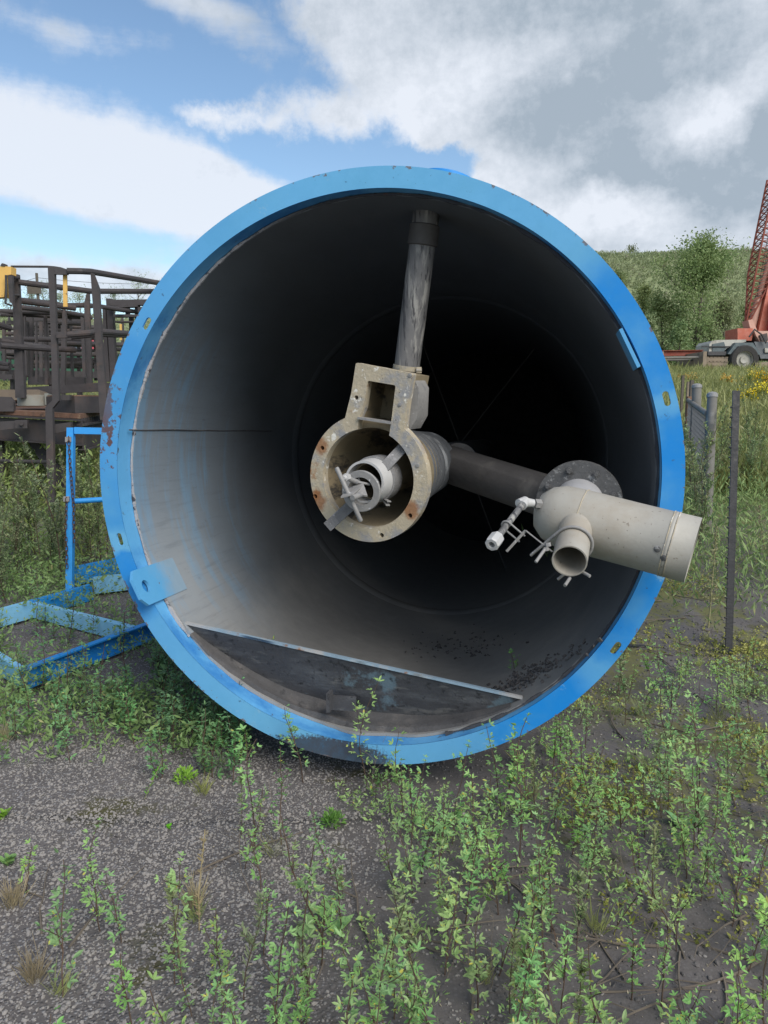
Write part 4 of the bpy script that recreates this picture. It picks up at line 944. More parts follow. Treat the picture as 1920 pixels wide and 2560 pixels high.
for p in ([(0, 545, 11), (500, 560, 11.2), (830, 590, 11.8)], [(0, 575, 11), (300, 580, 11.2), (700, 600, 11.6), (900, 606, 12)], [(40, 818, 11), (500, 822, 11), (850, 830, 11.5)], [(200, 505, 10.5), (560, 545, 11), (830, 590, 11.5)], [(640, 488, 11), (830, 486, 11), (905, 492, 11.3)],
          [(560, 655, 11), (830, 668, 11.5)], [(0, 1060, 9.8), (90, 1078, 9.8)], [(0, 1105, 9.8), (95, 1110, 9.8)], [(560, 858, 11), (940, 872, 11.6)], [(190, 432, 10.8), (480, 462, 11), (620, 488, 11)]):
    P_('tube_rail', rail(p, .036), r=rk2)
P_('cross_beam', poly([(250, 596), (830, 596), (830, 640), (250, 640)], 12.4, .08), r=rk2)
P_('cross_beam', poly([(-50, 1165), (120, 1170), (120, 1215), (-50, 1215)], 10.5, .08), r=rk2)
P_('cross_beam', poly([(280, 1190), (830, 1195), (830, 1270), (280, 1270)], 11.4, .1), r=rk2)
for x0 in (180, 480, 760): P_('leg', poly([(x0, 1270), (x0+35, 1270), (x0+40, 1900), (x0+5, 1900)], 11.5, .08), r=rk2)
rk3 = thing('steel_rack', at(*c3(1200, 1600), 11), 'dark square post and beam rack half hidden behind the barrel rim', 'rack')
for p in ([(1045, 418), (1102, 420), (1148, 1260), (1092, 1262)], [(1235, 490), (1262, 490), (1266, 580), (1238, 580)], [(1330, 505), (1360, 505), (1368, 900), (1335, 900)], [(1270, 590), (1300, 590), (1305, 760), (1275, 760)], [(1010, 515), (1040, 510), (1060, 900), (1085, 1240), (1040, 1240)]):
    P_('rack_post', poly(p, 10.9, .1), r=rk3)
for p in ([(1060, 432), (1520, 426), (1490, 482), (1104, 488)], [(1110, 490), (1360, 480), (1360, 500), (1110, 510)], [(1120, 575), (1420, 575), (1420, 600), (1120, 600)], [(1130, 640), (1330, 640), (1330, 655), (1130, 655)], [(1000, 1255), (1150, 1250), (1150, 1350), (1000, 1350)], [(1360, 505), (1500, 500), (1500, 560), (1360, 560)]):
    P_('rack_beam', poly(p, 10.7, .12), r=rk3)
P_('tube_rail', rail([(1000, 500, 10.2), (1180, 530, 10.6), (1420, 560, 11)], .03), r=rk3)
P_('tube_rail', rail([(1140, 920, 11), (1330, 925, 11.3)], .03), r=rk3)
P_('rack_post', poly([(1540, 262), (1570, 262), (1575, 345), (1545, 345)], 10, .05), r=rk3)
P_('yellow_strip', poly([(1180, 672), (1200, 672), (1202, 830), (1183, 830)], 10.6, .02), 'yellow', r=rk3)
for x0 in (1050, 1290): P_('leg', poly([(x0, 1300), (x0+45, 1300), (x0+50, 1900), (x0+5, 1900)], 11, .08), r=rk3)

rk4 = thing('steel_rack', at(*c3(500, 1400), 16), 'farthest dark steel rack, a dense tangle of thin posts and rails behind the others', 'rack')
r4 = random.Random(12)
for i in range(17):
    x0 = 20+i*74+r4.uniform(-18, 18); y0 = r4.uniform(560, 700); w_ = r4.uniform(16, 30)
    P_('rack_post', poly([(x0, y0), (x0+w_*.6, y0-18), (x0+w_, y0+30), (x0+w_+6, 1230), (x0+4, 1230)], r4.uniform(14, 17), .06), r=rk4)
for i in range(13):
    y0 = 600+i*40+r4.uniform(-12, 12); x0 = r4.uniform(-60, 250); x1 = r4.uniform(800, 1330)
    P_('tube_rail', rail([(x0, y0, 14.5), (x1, y0+r4.uniform(-6, 34), 15.5+r4.uniform(-.6, .6))], r4.uniform(.025, .05)), r=rk4)
P_('cross_beam', poly([(-40, 1120), (1300, 1150), (1300, 1210), (-40, 1190)], 15, .1), r=rk4)
P_('cross_beam', poly([(60, 640), (700, 625), (700, 655), (60, 675)], 14.6, .1), r=rk4)
for x0 in (100, 600, 1100): P_('leg', poly([(x0, 1200), (x0+30, 1200), (x0+30, 1500), (x0, 1500)], 15.2, .1), r=rk4)

# ================================================================== parked vehicles far behind the racks
def wheel_parts(root, c, r, w, ax):
    t = MB(); t.lathe([(r*.6, -w/2), (r*.93, -w/2), (r, -w*.35), (r, w*.35), (r*.93, w/2), (r*.6, w/2)], c, ax, 28, closed=True); ty = put('wheel', t, MT['tyre'], root, 40)
    t = MB(); t.lathe([(.001, w*.25), (r*.25, w*.3), (r*.3, w*.15), (r*.55, w*.12), (r*.6, w*.4), (r*.6, -w*.4), (.001, -w*.3)], c, ax, 24); put('rim', t, MT['cream'], ty, 40)
def gp(x, y): return Vector((x, y, gz_(x, y)))
c = gp(at(*c3(560, 1000), 40).x, 40)
tr = thing('box_trailer', c, 'small white box trailer parked in the distance seen between the rack posts', 'trailer')
m_ = MB(); m_.box(c+ZU*1.5, RT*1.5, Vector((0, 1.0, 0)), ZU*.85); put('body', m_, MT['cream'], tr, 0)
m_ = MB(); m_.beam(c+RT*-2.3+ZU*.58, c+RT*1.4+ZU*.58, .9, .12); put('chassis', m_, MT['steel'], tr, 0)
for dx in (.5,): wheel_parts(tr, c+RT*dx+Vector((0, -1.05, .48)), .48, .3, Vector((0, -1, 0)))
c = gp(at(*c3(790, 1000), 33).x, 33)
tr = thing('pickup_truck', c, 'small red truck parked in the distance behind the rack posts', 'truck')
m_ = MB(); m_.box(c+ZU*.85+RT*-.6, RT*1.6, Vector((0, .9, 0)), ZU*.35); m_.box(c+ZU*.85+RT*1.4, RT*.6, Vector((0, .9, 0)), ZU*.3); put('body', m_, MT['redbright'], tr, 0)
m_ = MB(); k_ = [(-.3, 1.2), (.9, 1.2), (.6, 1.8), (0, 1.8)]; m_.add([c+RT*x+ZU*z+Vector((0, y, 0)) for y in (-.8, .8) for x, z in k_], [(0, 1, 2, 3), (7, 6, 5, 4)]+[(i, i+4, (i+1) % 4+4, (i+1) % 4) for i in range(4)]); put('cab', m_, MT['redbright'], tr, 0)
m_ = MB(); m_.box(c+RT*.3+ZU*1.5+Vector((0, -.805, 0)), RT*.32, Vector((0, .004, 0)), ZU*.2); put('window', m_, MT['glass'], tr, 0)
for dx in (-1.4, 1.2): wheel_parts(tr, c+RT*dx+Vector((0, -.82, .38)), .38, .24, Vector((0, -1, 0)))
for k, (xx, zz, lab) in enumerate(((400, 30, 'left green steel skip in the distance behind the racks'), (740, 29, 'right green steel skip in front of the small red truck'))):
    c = gp(at(*c3(xx, 1000), zz).x, zz); sk = thing('skip_container', c, lab, 'skip', 'green skips behind the racks')
    m_ = MB(); a_ = [(-1.3, .1), (1.3, .1), (1.7, 1.2), (-1.7, 1.2)]
    m_.add([c+RT*x+ZU*z+Vector((0, y, 0)) for y in (-.8, .8) for x, z in a_], [(0, 1, 2, 3), (7, 6, 5, 4), (0, 4, 5, 1), (1, 5, 6, 2), (3, 7, 4, 0)]); put('body', m_, MT['greenbox'], sk, 0)
    m_ = MB()
    for x in (-.9, 0, .9): m_.box(c+RT*x+ZU*.65+Vector((0, -.83, 0)), RT*.05, Vector((0, .028, 0)), ZU*.5)
    m_.box(c+ZU*1.16+Vector((0, -.84, 0)), RT*1.68, Vector((0, .03, 0)), ZU*.045); put('ribs', m_, MT['greenbox'], sk, 0)
c = gp(at(*c3(520, 1000), 36).x, 36); m_ = MB()
for k in range(4):
    m_.box(c+ZU*(.15+.36*k), RT*(3.4-.2*k), Vector((0, .9, 0)), ZU*.13)
    for x in (-2.6, 0, 2.6): m_.box(c+ZU*(.33+.36*k)+RT*x, RT*.12, Vector((0, .8, 0)), ZU*.052)
put_at('beam_stack', m_, MT['steel'], c, 'stack of dark steel beams in the distance before the white trailer', 'beam stack', smooth=0)
# utility pole with wires
pz = 88; pt_ = at(79, 590, pz); pb_ = Vector((pt_.x, pt_.y, ghill(pt_.x, pt_.y)-.3))
up = thing('utility_pole', pb_, 'thin wooden utility pole with sagging wires on the far skyline', 'utility pole')
m_ = MB(); m_.tube([pb_, pt_], [.2, .16], 8); put('pole', m_, MT['bark'], up)
m_ = MB(); m_.box(pt_-ZU*1.2, RT*.9, FWD*.06, ZU*.06); m_.box(at(74, 625, pz), RT*.8, FWD*.06, ZU*.5); put('crossarm', m_, MT['bark'], up, 0)
for (x1, y1, dz) in ((-60, 612, 0), (420, 610, 4)):
    m_ = MB(); A, B = pt_-ZU*.5, at(x1, y1, pz+dz); m_.tube([A.lerp(B, t)-ZU*(1.6*t*(1-t)) for t in np.linspace(0, 1, 14)], .028, 4); put('wire', m_, MT['black'], up)

# ================================================================== right: fence, iron upright
bz = gpt(*c6(748, 2010)); zb = (bz-CAMP).dot(FWD); tz_ = at(*c6(800, 212), zb)
iu = thing('iron_upright', bz, 'tall black iron upright with rivet stubs on a flat ground bar right of the barrel', 'iron upright')
d_ = (tz_-bz).normalized(); sx = (RT-d_*RT.dot(d_)).normalized(); sy = d_.cross(sx)
m_ = MB(); m_.box((bz+tz_)/2, sx*.021, sy*.005, d_*(tz_-bz).length/2); m_.box((bz+tz_)/2+sx*.0235+sy*.018, sx*.0035, sy*.023, d_*((tz_-bz).length/2-.002)); put('angle_bar', m_, MT['black'], iu, 0)
for i in range(24):
    q = bz.lerp(tz_, .05+i*.0385)-sx*.021; m_ = MB(); m_.tube([q+sx*.003, q-sx*.011], [.008, .0065], 6); put('rivet_stub', m_, MT['black'], iu)
b0, b1 = gpt(*c6(20, 1984)), gpt(*c6(778, 2030)); m_ = MB(); m_.beam(b0+ZU*.012, b1+ZU*.012, .05, .012); put('ground_bar', m_, MT['black'], iu, 0)
def pipe_post(x, ytop, ybase, z, r, lab):
    if z is None: b = gpt(*c6(x[1], ybase)); z = (b-CAMP).dot(FWD)
    t = at(*c6(x[0], ytop), z); b = at(*c6(x[1], ybase), z); b.z = min(b.z, gz_(b.x, b.y))-.02
    o = thing('fence_post', b, lab, 'fence post', 'galvanised fence posts right of the barrel')
    m_ = MB(); m_.tube([b, t], r, 20); put('tube', m_, MT['fence'], o)
    m_ = MB(); d_ = (t-b).normalized(); m_.lathe([(r*1.12, -.03), (r*1.12, .006), (r*.7, .022), (.001, .03)], t, d_, 20); put('cap', m_, MT['metal'], o)
    return t, b
t1, b1_ = pipe_post((638, 600), 238, 1150, 8.0, .050, 'nearer galvanised round fence post ending the wire mesh panel')
t2, b2_ = pipe_post((531, 520), 178, 800, 9.6, .056, 'farther galvanised round fence post, rising behind the wire mesh panel')
p0, p1_ = at(*c6(602, 372), 8.02), at(*c6(472, 278), 10.2)
fn = thing('chain_link_panel', Vector((p0.x, p0.y, gz_(p0.x, p0.y))), 'short sagging chain link fence panel between grey post and rusty stake', 'fence panel')
m_ = MB(); m_.tube([p0, p1_], .028, 12); put('top_rail', m_, MT['fence'], fn)
hv = 1.25; ln_ = (p1_-p0).length; hd = (p1_-p0); m_ = MB(); dm_ = .105
nx_ = int((ln_+hv)/dm_)
for s_ in (1, -1):
    for i in range(nx_):
        x0 = i*dm_-hv; xa, za, xb, zb_ = x0, 0, x0+hv, hv
        if xa < 0: za = -xa; xa = 0
        if xb > ln_: zb_ = hv-(xb-ln_); xb = ln_
        if xb <= xa: continue
        if s_ < 0: za, zb_ = hv-za, hv-zb_
        A = p0+hd*(xa/ln_)-ZU*(za+.02); B = p0+hd*(xb/ln_)-ZU*(zb_+.02); m_.tube([A+Vector((.004*s_, 0, 0)), B+Vector((.004*s_, 0, 0))], 0.0042, 4, cap=False)
put('wire_mesh', m_, MT['wire'], fn)
for (x0, y0, y1, z, w_, lab, mt_) in ((480, 252, 700, 10.25, .07, 'rusty square stake carrying the far end of the wire mesh', 'rust'), (497, 140, 300, 11.5, .05, 'dark stake sticking up behind the rusty stake', 'bark'), (474, 150, 300, 13, .05, 'thin grey stake left of the dark stake beyond the fence', 'wood'), (436, 106, 170, 14.5, .045, 'short dark stake in the meadow beyond the fence', 'bark')):
    t = at(*c6(x0, y0), z); b = Vector((t.x, t.y, gz_(t.x, t.y)-.05)); m_ = MB(); m_.beam(b, t, w_, w_, (0, 1, 0)); put_at('stake', m_, MT[mt_], b, lab, 'stake', smooth=0)

# ================================================================== crane and yard stock
ZC = 44
def a5(x, y, dz=0): return at(*c5(x, y), ZC+dz)
g0 = gp(a5(1330, 1780).x, a5(1330, 1780).y)
cr_ = thing('mobile_crane', g0, 'old red lattice boom crane with rubber tyres at the right edge', 'crane')
YV = Vector((0, 1, 0))
def ext(pts, depth, y0=0):
    P = [a5(x, y) for x, y in pts]; k_ = len(P); m_ = MB()
    P = [p-YV*(depth/2)+YV*y0 for p in P]
    m_.add(P+[p+YV*depth for p in P], [tuple(range(k_)), tuple(range(k_, 2*k_))[::-1]]+[(i, (i+1) % k_, k_+(i+1) % k_, k_+i) for i in range(k_)]); return m_
put('counterweight', ext([(1310, 1372), (1452, 1372), (1458, 1420), (1440, 1486), (1312, 1484)], 1.6), MT['red'], cr_, 0)
put('bonnet', ext([(1040, 1520), (1065, 1490), (1110, 1482), (1380, 1478), (1376, 1500), (1290, 1518), (1200, 1560), (1170, 1590), (1035, 1590)], 1.9), MT['cream'], cr_, 0)
put('engine_block', ext([(1065, 1520), (1170, 1500), (1190, 1560), (1160, 1605), (1065, 1588)], 2.0), MT['teal'], cr_, 0)
put('mudguard', ext([(1180, 1615), (1255, 1512), (1410, 1512), (1485, 1620), (1455, 1622), (1395, 1545), (1270, 1545), (1205, 1618)], 2.7), MT['teal'], cr_, 0)
put('chassis', ext([(1440, 1500), (2100, 1500), (2100, 1660), (1500, 1655), (1480, 1600)], 2.2), MT['chassis'], cr_, 0)
put('tool_box', ext([(1530, 1560), (1600, 1560), (1600, 1600), (1530, 1600)], .1, -1.16), MT['cream'], cr_, 0)
put('outrigger', ext([(1400, 1700), (1660, 1680), (1660, 1760), (1420, 1760)], .5, -1.5), MT['wood'], cr_, 0)
wc = a5(1335, 1668); wheel_parts(cr_, wc-YV*1.1, .80, .6, -YV); wheel_parts(cr_, wc+YV*1.1, .80, .6, -YV)
wc = a5(2000, 1668); wheel_parts(cr_, wc-YV*1.1, .80, .6, -YV); wheel_parts(cr_, wc+YV*1.1, .80, .6, -YV)
put('hose', (lambda mm: mm.tube([a5(1480, 1440, -1.3), a5(1530, 1370, -1.3), a5(1600, 1420, -1.3), a5(1640, 1500, -1.3)], .05, 6))(MB()), MT['black'], cr_)
put('bonnet_vents', (lambda mm: [mm.box(a5(1215+k*22, 1530)-YV*.975, RT*.16, YV*.012, ZU*.05) for k in range(0, 0)] and mm or mm.box(a5(1110, 1545)-YV*1.03, RT*.9, YV*.02, ZU*.03))(MB()), MT['black'], cr_, 0)
put('bumper', ext([(1015, 1590), (1180, 1590), (1180, 1625), (1015, 1625)], 2.3), MT['black'], cr_, 0)
put('turntable', ext([(1450, 1400), (1700, 1400), (1700, 1500), (1500, 1500), (1465, 1440)], 2.0), MT['pink'], cr_, 0)
put('house', ext([(1640, 1100), (1900, 1080), (1900, 1500), (1600, 1500)], 2.2), MT['redbright'], cr_, 0)
put('gantry_plate', ext([(1530, 1400), (1620, 1400), (1720, 900), (1700, 700), (1650, 830)], .9), MT['red'], cr_, 0)
m_ = MB(); m_.tube([a5(1495, 1390), a5(1570, 1075)], .23, 14); m_.tube([a5(1570, 1075), a5(1680, 700)], .16, 14); put('hoist_ram', m_, MT['pink'], cr_)
m_ = MB(); m_.tube([a5(1548, 1072), a5(1592, 1072)], .2, 10); put('ram_collar', m_, MT['steel'], cr_)
# lattice boom: four chords with zigzag lacing
bA, bB = (1458, 1300), (1740, -60)
m_ = MB(); w0, w1 = .18, 1.0
def chord(t, i, j):
    w_ = min(w1, w0+(w1-w0)*t/.35); x = bA[0]+(bB[0]-bA[0])*t; y = bA[1]+(bB[1]-bA[1])*t
    return a5(x, y)+RT*(w_*.55*i+w_*.25)+YV*(w_*.5*j)
ns = 22
for i in (-1, 1):
    for j in (-1, 1): m_.tube([chord(t, i, j) for t in np.linspace(0, 1, 10)], .055, 6)
for k in range(ns):
    t0, t1_ = k/ns, (k+1)/ns
    for (a_, b_) in (((-1, -1), (1, -1)), ((1, 1), (-1, 1)), ((-1, 1), (-1, -1)), ((1, -1), (1, 1))):
        m_.tube([chord(t0, *a_), chord(t1_, *b_)],   .034, 4, cap=False); m_.tube([chord(t0, *b_), chord(t0, *a_)], .020, 4, cap=False)
put('lattice_boom', m_, MT['lattice'], cr_)
m_ = MB()
for k in range(3): m_.tube([a5(1500+k*12, 1330), a5(1760+k*30, -40)], .022, 4)
put('hoist_rope', m_, MT['black'], cr_)
put('boom_foot', ext([(1440, 1290), (1480, 1280), (1530, 1400), (1490, 1420), (1455, 1350)], .8), MT['pink'], cr_, 0)
put('slew_motor', ext([(1490, 1440), (1560, 1420), (1570, 1490), (1510, 1495)], 2.2), MT['steel'], cr_, 0)
# pallets
pz_ = 41; pc = at(*c5(1120, 1745), pz_); pc.z = gz_(pc.x, pc.y)
def pallet():
    r = thing('pallet', (0, 0, 0), 'x', 'pallet', 'wooden pallets stacked before the crane')
    m_ = MB()
    for i in range(7): m_.box((-.6+i*.2, 0, .2), (.08, 0, 0), (0, .55, 0), (0, 0, .02))
    for y in (-.48, 0, .48): m_.box((0, y, .11), (.68, 0, 0), (0, .05, 0), (0, 0, .066))
    put('deck_boards', m_, MT['wood'], r, 0)
    m_ = MB()
    for y in (-.48, 0, .48): m_.box((0, y, .022), (.68, 0, 0), (0, .05, 0), (0, 0, .02))
    put('bottom_boards', m_, MT['wood'], r, 0); return r
pal = pallet(); pos = [('lowest', 0), ('second', .226), ('third', .452), ('topmost', .678)]
ptop = at(*c5(1120, 1600), pz_).z; base_z = pc.z+.02
for i, (w_, dz) in enumerate(pos):
    o = pal if i == 0 else copy_tree(pal)
    o.location = (pc.x+rnd.uniform(-.06, .06), pc.y, base_z-.02+dz); o.rotation_euler.z = rnd.uniform(-.08, .08); o.scale = (1.0, 1.0, 1.0)
    o['label'] = w_+' weathered wooden pallet in the stack in front of the crane'
m_ = MB(); A, B = at(*c5(250, 1578), 42), at(*c5(1040, 1566), 42)
m_.beam(A, B, .3, .03); m_.beam(A-ZU*.13, B-ZU*.13, .03, .24); m_.beam(A-ZU*.27, B-ZU*.27, .3, .03); A.z -= .3
put_at('steel_beam', m_, MT['lattice'], A, 'long rusty red steel beam laid out left of the crane', 'beam', smooth=0)
for k, (y0, y1) in enumerate(((1640, 1640), (1657, 1658))):
    m_ = MB(); A, B = at(*c5(260, y0+4), 40+k), at(*c5(1000+240*k, y1-6), 40+k); m_.tube([A, B], .07, 10)
    put_at('steel_pipe', m_, MT['fence'], A, ('upper' if k == 0 else 'lower')+' of two pale steel pipes laid out before the red beam', 'pipe', 'pale pipes left of the crane')
for k, xx in enumerate((560, 950)):
    m_ = MB(); A = at(*c5(xx, 1600), 41.2); b = Vector((A.x, A.y, gz_(A.x, A.y)-.05))
    m_.box((A+b)/2, RT*.09, YV*1.6, ZU*((A.z-b.z)/2+.02)); m_.box(b+ZU*.05, RT*.16, YV*1.7, ZU*.05)
    put_at('pipe_trestle', m_, MT['wood'], b, ('left' if k == 0 else 'right')+' low timber trestle carrying the steel pipes left of the crane', 'trestle', smooth=0)

# ================================================================== vegetation
nrng = np.random.default_rng(3)
def rot_to(d):
    return Vector((0, 0, 1)).rotation_difference(Vector(d)).to_matrix()
class LB:
    """collects folded two-quad leaflets"""
    def __init__(s): s.V = []; s.F = []
    def leaf(s, b, d, n, l, w, fold=.25):
        d = d.normalized(); sd_ = d.cross(n)
        if sd_.length < 1e-4: sd_ = d.orthogonal()
        sd_.normalize(); n = sd_.cross(d); o = len(s.V)
        s.V += [b, b+d*l*.35+sd_*w+n*w*fold, b+d*l*.72+sd_*w*.9+n*w*fold, b+d*l, b+d*l*.72-sd_*w*.9+n*w*fold, b+d*l*.35-sd_*w+n*w*fold]
        s.F += [(o, o+1, o+2, o+3), (o, o+3, o+4, o+5)]
    def mesh(s, name, m): return np_mesh(name, [tuple(v) for v in s.V], s.F, m)
def rv(r, a=1): return Vector((r.gauss(0, a), r.gauss(0, a), r.gauss(0, a)))
def stem_path(r, h, lean, n=9, wob=.1):
    p = Vector((0, 0, -.01)); d = Vector((r.gauss(0, lean), r.gauss(0, lean), 1)).normalized(); o = [p.copy()]
    for i in range(n):
        d = (d+Vector((r.gauss(0, wob), r.gauss(0, wob), .06))).normalized(); p = p+d*h/n; o.append(p.copy())
    return o
def along(path, t):
    f = t*(len(path)-1); i = min(int(f), len(path)-2); return path[i].lerp(path[i+1], f-i), (path[i+1]-path[i]).normalized()
def clover(seed, h, ll=.022, dens=.95, lowbare=.14, shoots=4):
    r = random.Random(seed); lb = LB(); st = MB()
    def trif(q, d, size):
        pd = (d+rv(r, .25)).normalized(); pl = size*r.uniform(.5, 1.0); e = q+pd*pl
        up = Vector((0, 0, 1))+rv(r, .35)
        s_ = pd.cross(up).normalized()
        for a in (0, .95, -.95):
            dd = (pd*math.cos(a)+s_*math.sin(a)+Vector((0, 0, r.uniform(-.25, .25)))).normalized()
            lb.leaf(e, dd, up.normalized(), size*r.uniform(.8, 1.15), size*r.uniform(.15, .20), r.uniform(.1, .6))
    def shoot(path, sz, n, lo):
        for i in range(n):
            t = lo+(1-lo)*i/max(1, n-1); q, d = along(path, min(t, .999)); a = r.uniform(0, 6.28)
            o = Vector((math.cos(a), math.sin(a), r.uniform(.1, .8)))
            trif(q, o, sz*(1.12-.3*t)*r.uniform(.75, 1.2))
            if r.random() < .45: trif(q, Vector((-o.x, -o.y, o.z)), sz*.7*r.uniform(.7, 1.1))
    main = stem_path(r, h, .12)
    st.tube(main, [.0022*(1-.75*i/len(main))+.0006 for i in range(len(main))], 4, cap=False)
    shoot(main, ll, int(h/.024*dens), lowbare)
    for k in range(shoots):
        t = r.uniform(.12, .85); q, d = along(main, t); a = r.uniform(0, 6.28); L_ = h*r.uniform(.12, .38)*(1.1-t*.6)
        o = Vector((math.cos(a)*.7, math.sin(a)*.7, 1)).normalized(); R3 = rot_to(o); pth = [q+R3@v for v in stem_path(r, L_, .1, 5)]
        st.tube(pth, [.0014*(1-.6*i/len(pth))+.0004 for i in range(len(pth))], 3, cap=False); shoot(pth, ll*.85, max(3, int(L_/.018*dens)), .2)
    return st, lb
def proto(kind, st, lb, lm, cat, group, label, sm=None):
    o = thing(kind, (0, 0, 0), label, cat, group)
    put('stem', st, sm or MT['stem'], o, 60); put('foliage', lb.mesh('foliage', lm), None, o); return o
GRP = 'young clover weeds sprouting over the bare soil'
protos = [proto('clover_weed', *clover(10+i, h, ll), MT['alf'], 'weed', GRP, 'green leafy clover weed sprouting from the dark soil before the barrel') for i, (h, ll) in enumerate(((.30, .024), (.38, .026), (.44, .026), (.26, .022), (.50, .027), (.2, .021), (.40, .024), (.33, .028)))]
for i in range(3):
    pass
GRPD = 'shaded clover weeds under the left flank of the barrel'
protod = [proto('clover_weed', *clover(40+i, h, ll, .95, .08, 5), MT['alfd'], 'weed', GRPD, 'darker leafy clover weed growing in the shade beside the barrel') for i, (h, ll) in enumerate(((.26, .027), (.34, .028), (.2, .025), (.42, .029), (.3, .028)))]
used_p = set()
def place(pl, p, i=None, s=None):
    k = rnd.randrange(len(pl)) if i is None else i; src = pl[k]
    if src.name not in used_p: used_p.add(src.name); o = src
    else: o = copy_tree(src)
    sc = s or rnd.uniform(.75, 1.15); o.location = (p[0], p[1], gz_(p[0], p[1])); o.rotation_euler = (rnd.gauss(0, .07), rnd.gauss(0, .07), rnd.uniform(0, 6.28)); o.scale = (sc, sc, sc)
    return o
def proj(p):
    d = Vector(p)-CAMP; z = d.dot(FWD); return 829.5+FPX*d.x/z, 1106-FPX*d.dot(UP)/z
def intank(x, y, m=.02):
    q = Vector((x, y, 0))-TC; a = q.dot(TX); d = q.dot(TN)
    return -.06 < d < 5.2 and abs(a) < .62
def dens(px, py):
    if py > 2700: return 0
    if px > 860 and py > 1720: return .95 if py < 2500 else .8
    if 1120 < px and 1430 < py: return .45
    if 470 < px <= 860 and py > 1790: return .46
    if 210 < px < 330 and 1930 < py < 2450: return .6
    if 330 <= px <= 470 and py > 1950: return .22
    if 480 < px < 1050 and 1600 < py < 1700: return .95
    if px > 1300 and 1250 < py: return .06
    if px <= 210 and py > 1700: return .05
    if 1690 < py < 1790 and px > 700: return .25
    return 0
cnt = 0; tries = 0
spots = []
while cnt < 190 and tries < 9000:
    tries += 1; x, y = rnd.uniform(-1.3, 2.3), rnd.uniform(1.45, 4.6)
    px, py = proj((x, y, gz_(x, y)))
    if not (-60 < px < 1720) or intank(x, y): continue
    if rnd.random() > dens(px, py): continue
    if any((x-a)**2+(y-b)**2 < .062**2 for a, b in spots): continue
    spots.append((x, y)); cnt += 1
    place(protos, (x, y), s=rnd.uniform(.55, 1.05) if py < 1780 else None)
print('clover', cnt, tries)
# single tall weeds standing in front of the rim, each where the photograph has one
tall = [(792, 1700, .56, 'tall thin clover weed standing before the silt filled bottom of the barrel'), (655, 1690, .44, 'thin clover weed before the grimy lower rim, left of the tallest one'), (480, 1610, .40, 'clover weed crossing the lower left arc of the blue rim'), (548, 1830, .5, 'leafy clover weed on the gravel in front of the barrel, topped with long leaves')]
for i, (px, py, h, lab) in enumerate(tall):
    p = gpt(px, py); o = proto('clover_weed', *clover(80+i, h, .028, .8, .25, 3), MT['alf'], 'weed', None, lab)
    o.location = p; o.rotation_euler.z = i
# shaded weeds at the left
cnt = 0; tries = 0
while cnt < 125 and tries < 9000:
    tries += 1; x, y = rnd.uniform(-2.9, .2), rnd.uniform(3.2, 5.6)
    px, py = proj((x, y, gz_(x, y)))
    if not (-40 < px < 760) or intank(x, y): continue
    w = 0
    if 330 < px and py < 1690 and py > 1380+(px-330)*.42: w = .95
    elif 20 < px <= 360 and 1500 < py < 1620: w = .55
    elif 60 < px < 300 and 1330 < py <= 1500: w = .16
    elif 60 < px < 300 and 1230 < py <= 1330: w = .4
    elif py >= 1620 and px < 450: w = .12 if py < 1720 else 0
    if rnd.random() > w: continue
    place(protod, (x, y)); cnt += 1
print('shaded', cnt, tries)
# small distinct plants
def rosette(seed, n, l, w, up, m_):
    r = random.Random(seed); lb = LB()
    for i in range(n):
        a = r.uniform(0, 6.28); u = r.uniform(*up); d = Vector((math.cos(a), math.sin(a), u)); lb.leaf(Vector((0, 0, .005))+rv(r, l*.12), d, Vector((0, 0, 1))+rv(r, .2), l*r.uniform(.6, 1.1), w*r.uniform(.8, 1.2), .3)
    return lb
def bushlet(seed, n, rad, l, w):
    r = random.Random(seed); lb = LB()
    for i in range(n):
        q = rv(r).normalized()*rad*r.uniform(.3, 1); q.z = abs(q.z)*1.2+.01
        lb.leaf(q, q+rv(r, rad*.3), Vector((0, 0, 1))+rv(r, .3), l*r.uniform(.6, 1.2), w*r.uniform(.7, 1.2), .3)
    return lb
for (px, py, lb, mt_, lab, cat) in ((718, 1785, bushlet(3, 190, .045, .022, .005), 'lush', 'round bright green weed tuft alone on the dark soil', 'weed'), (400, 1692, bushlet(4, 130, .05, .024, .005), 'lush', 'flat bright green weed tuft near the foot of the rim', 'weed'),
        (470, 1665, bushlet(5, 420, .09, .014, .002), 'alfd', 'feathery dark green cushion of weed below the rim', 'weed'), (10, 1765, rosette(6, 14, .04, .009, (.2, 1), None), 'lush', 'small green weed at the left edge of the gravel', 'weed'),
        (15, 1865, rosette(7, 16, .05, .01, (.3, 1.2), None), 'alf', 'leafy weed at the left edge, lower on the gravel', 'weed'), (365, 1790, rosette(8, 9, .02, .005, (.1, .6), None), 'lush', 'tiny yellow green seedling on the gravel', 'weed'),
        (705, 2010, rosette(9, 7, .12, .018, (.1, .9), None), 'alf', 'broad leaved rosette among the foreground clover weeds', 'weed'), (1470, 1790, rosette(19, 8, .09, .02, (.1, .7), None), 'alfd', 'broad leaved dark rosette among the weeds at the right', 'weed')):
    p = gpt(px, py); o = put('small_weed', lb.mesh('small_weed', MT[mt_]), None); o.location = p; tag(o, lab, cat)
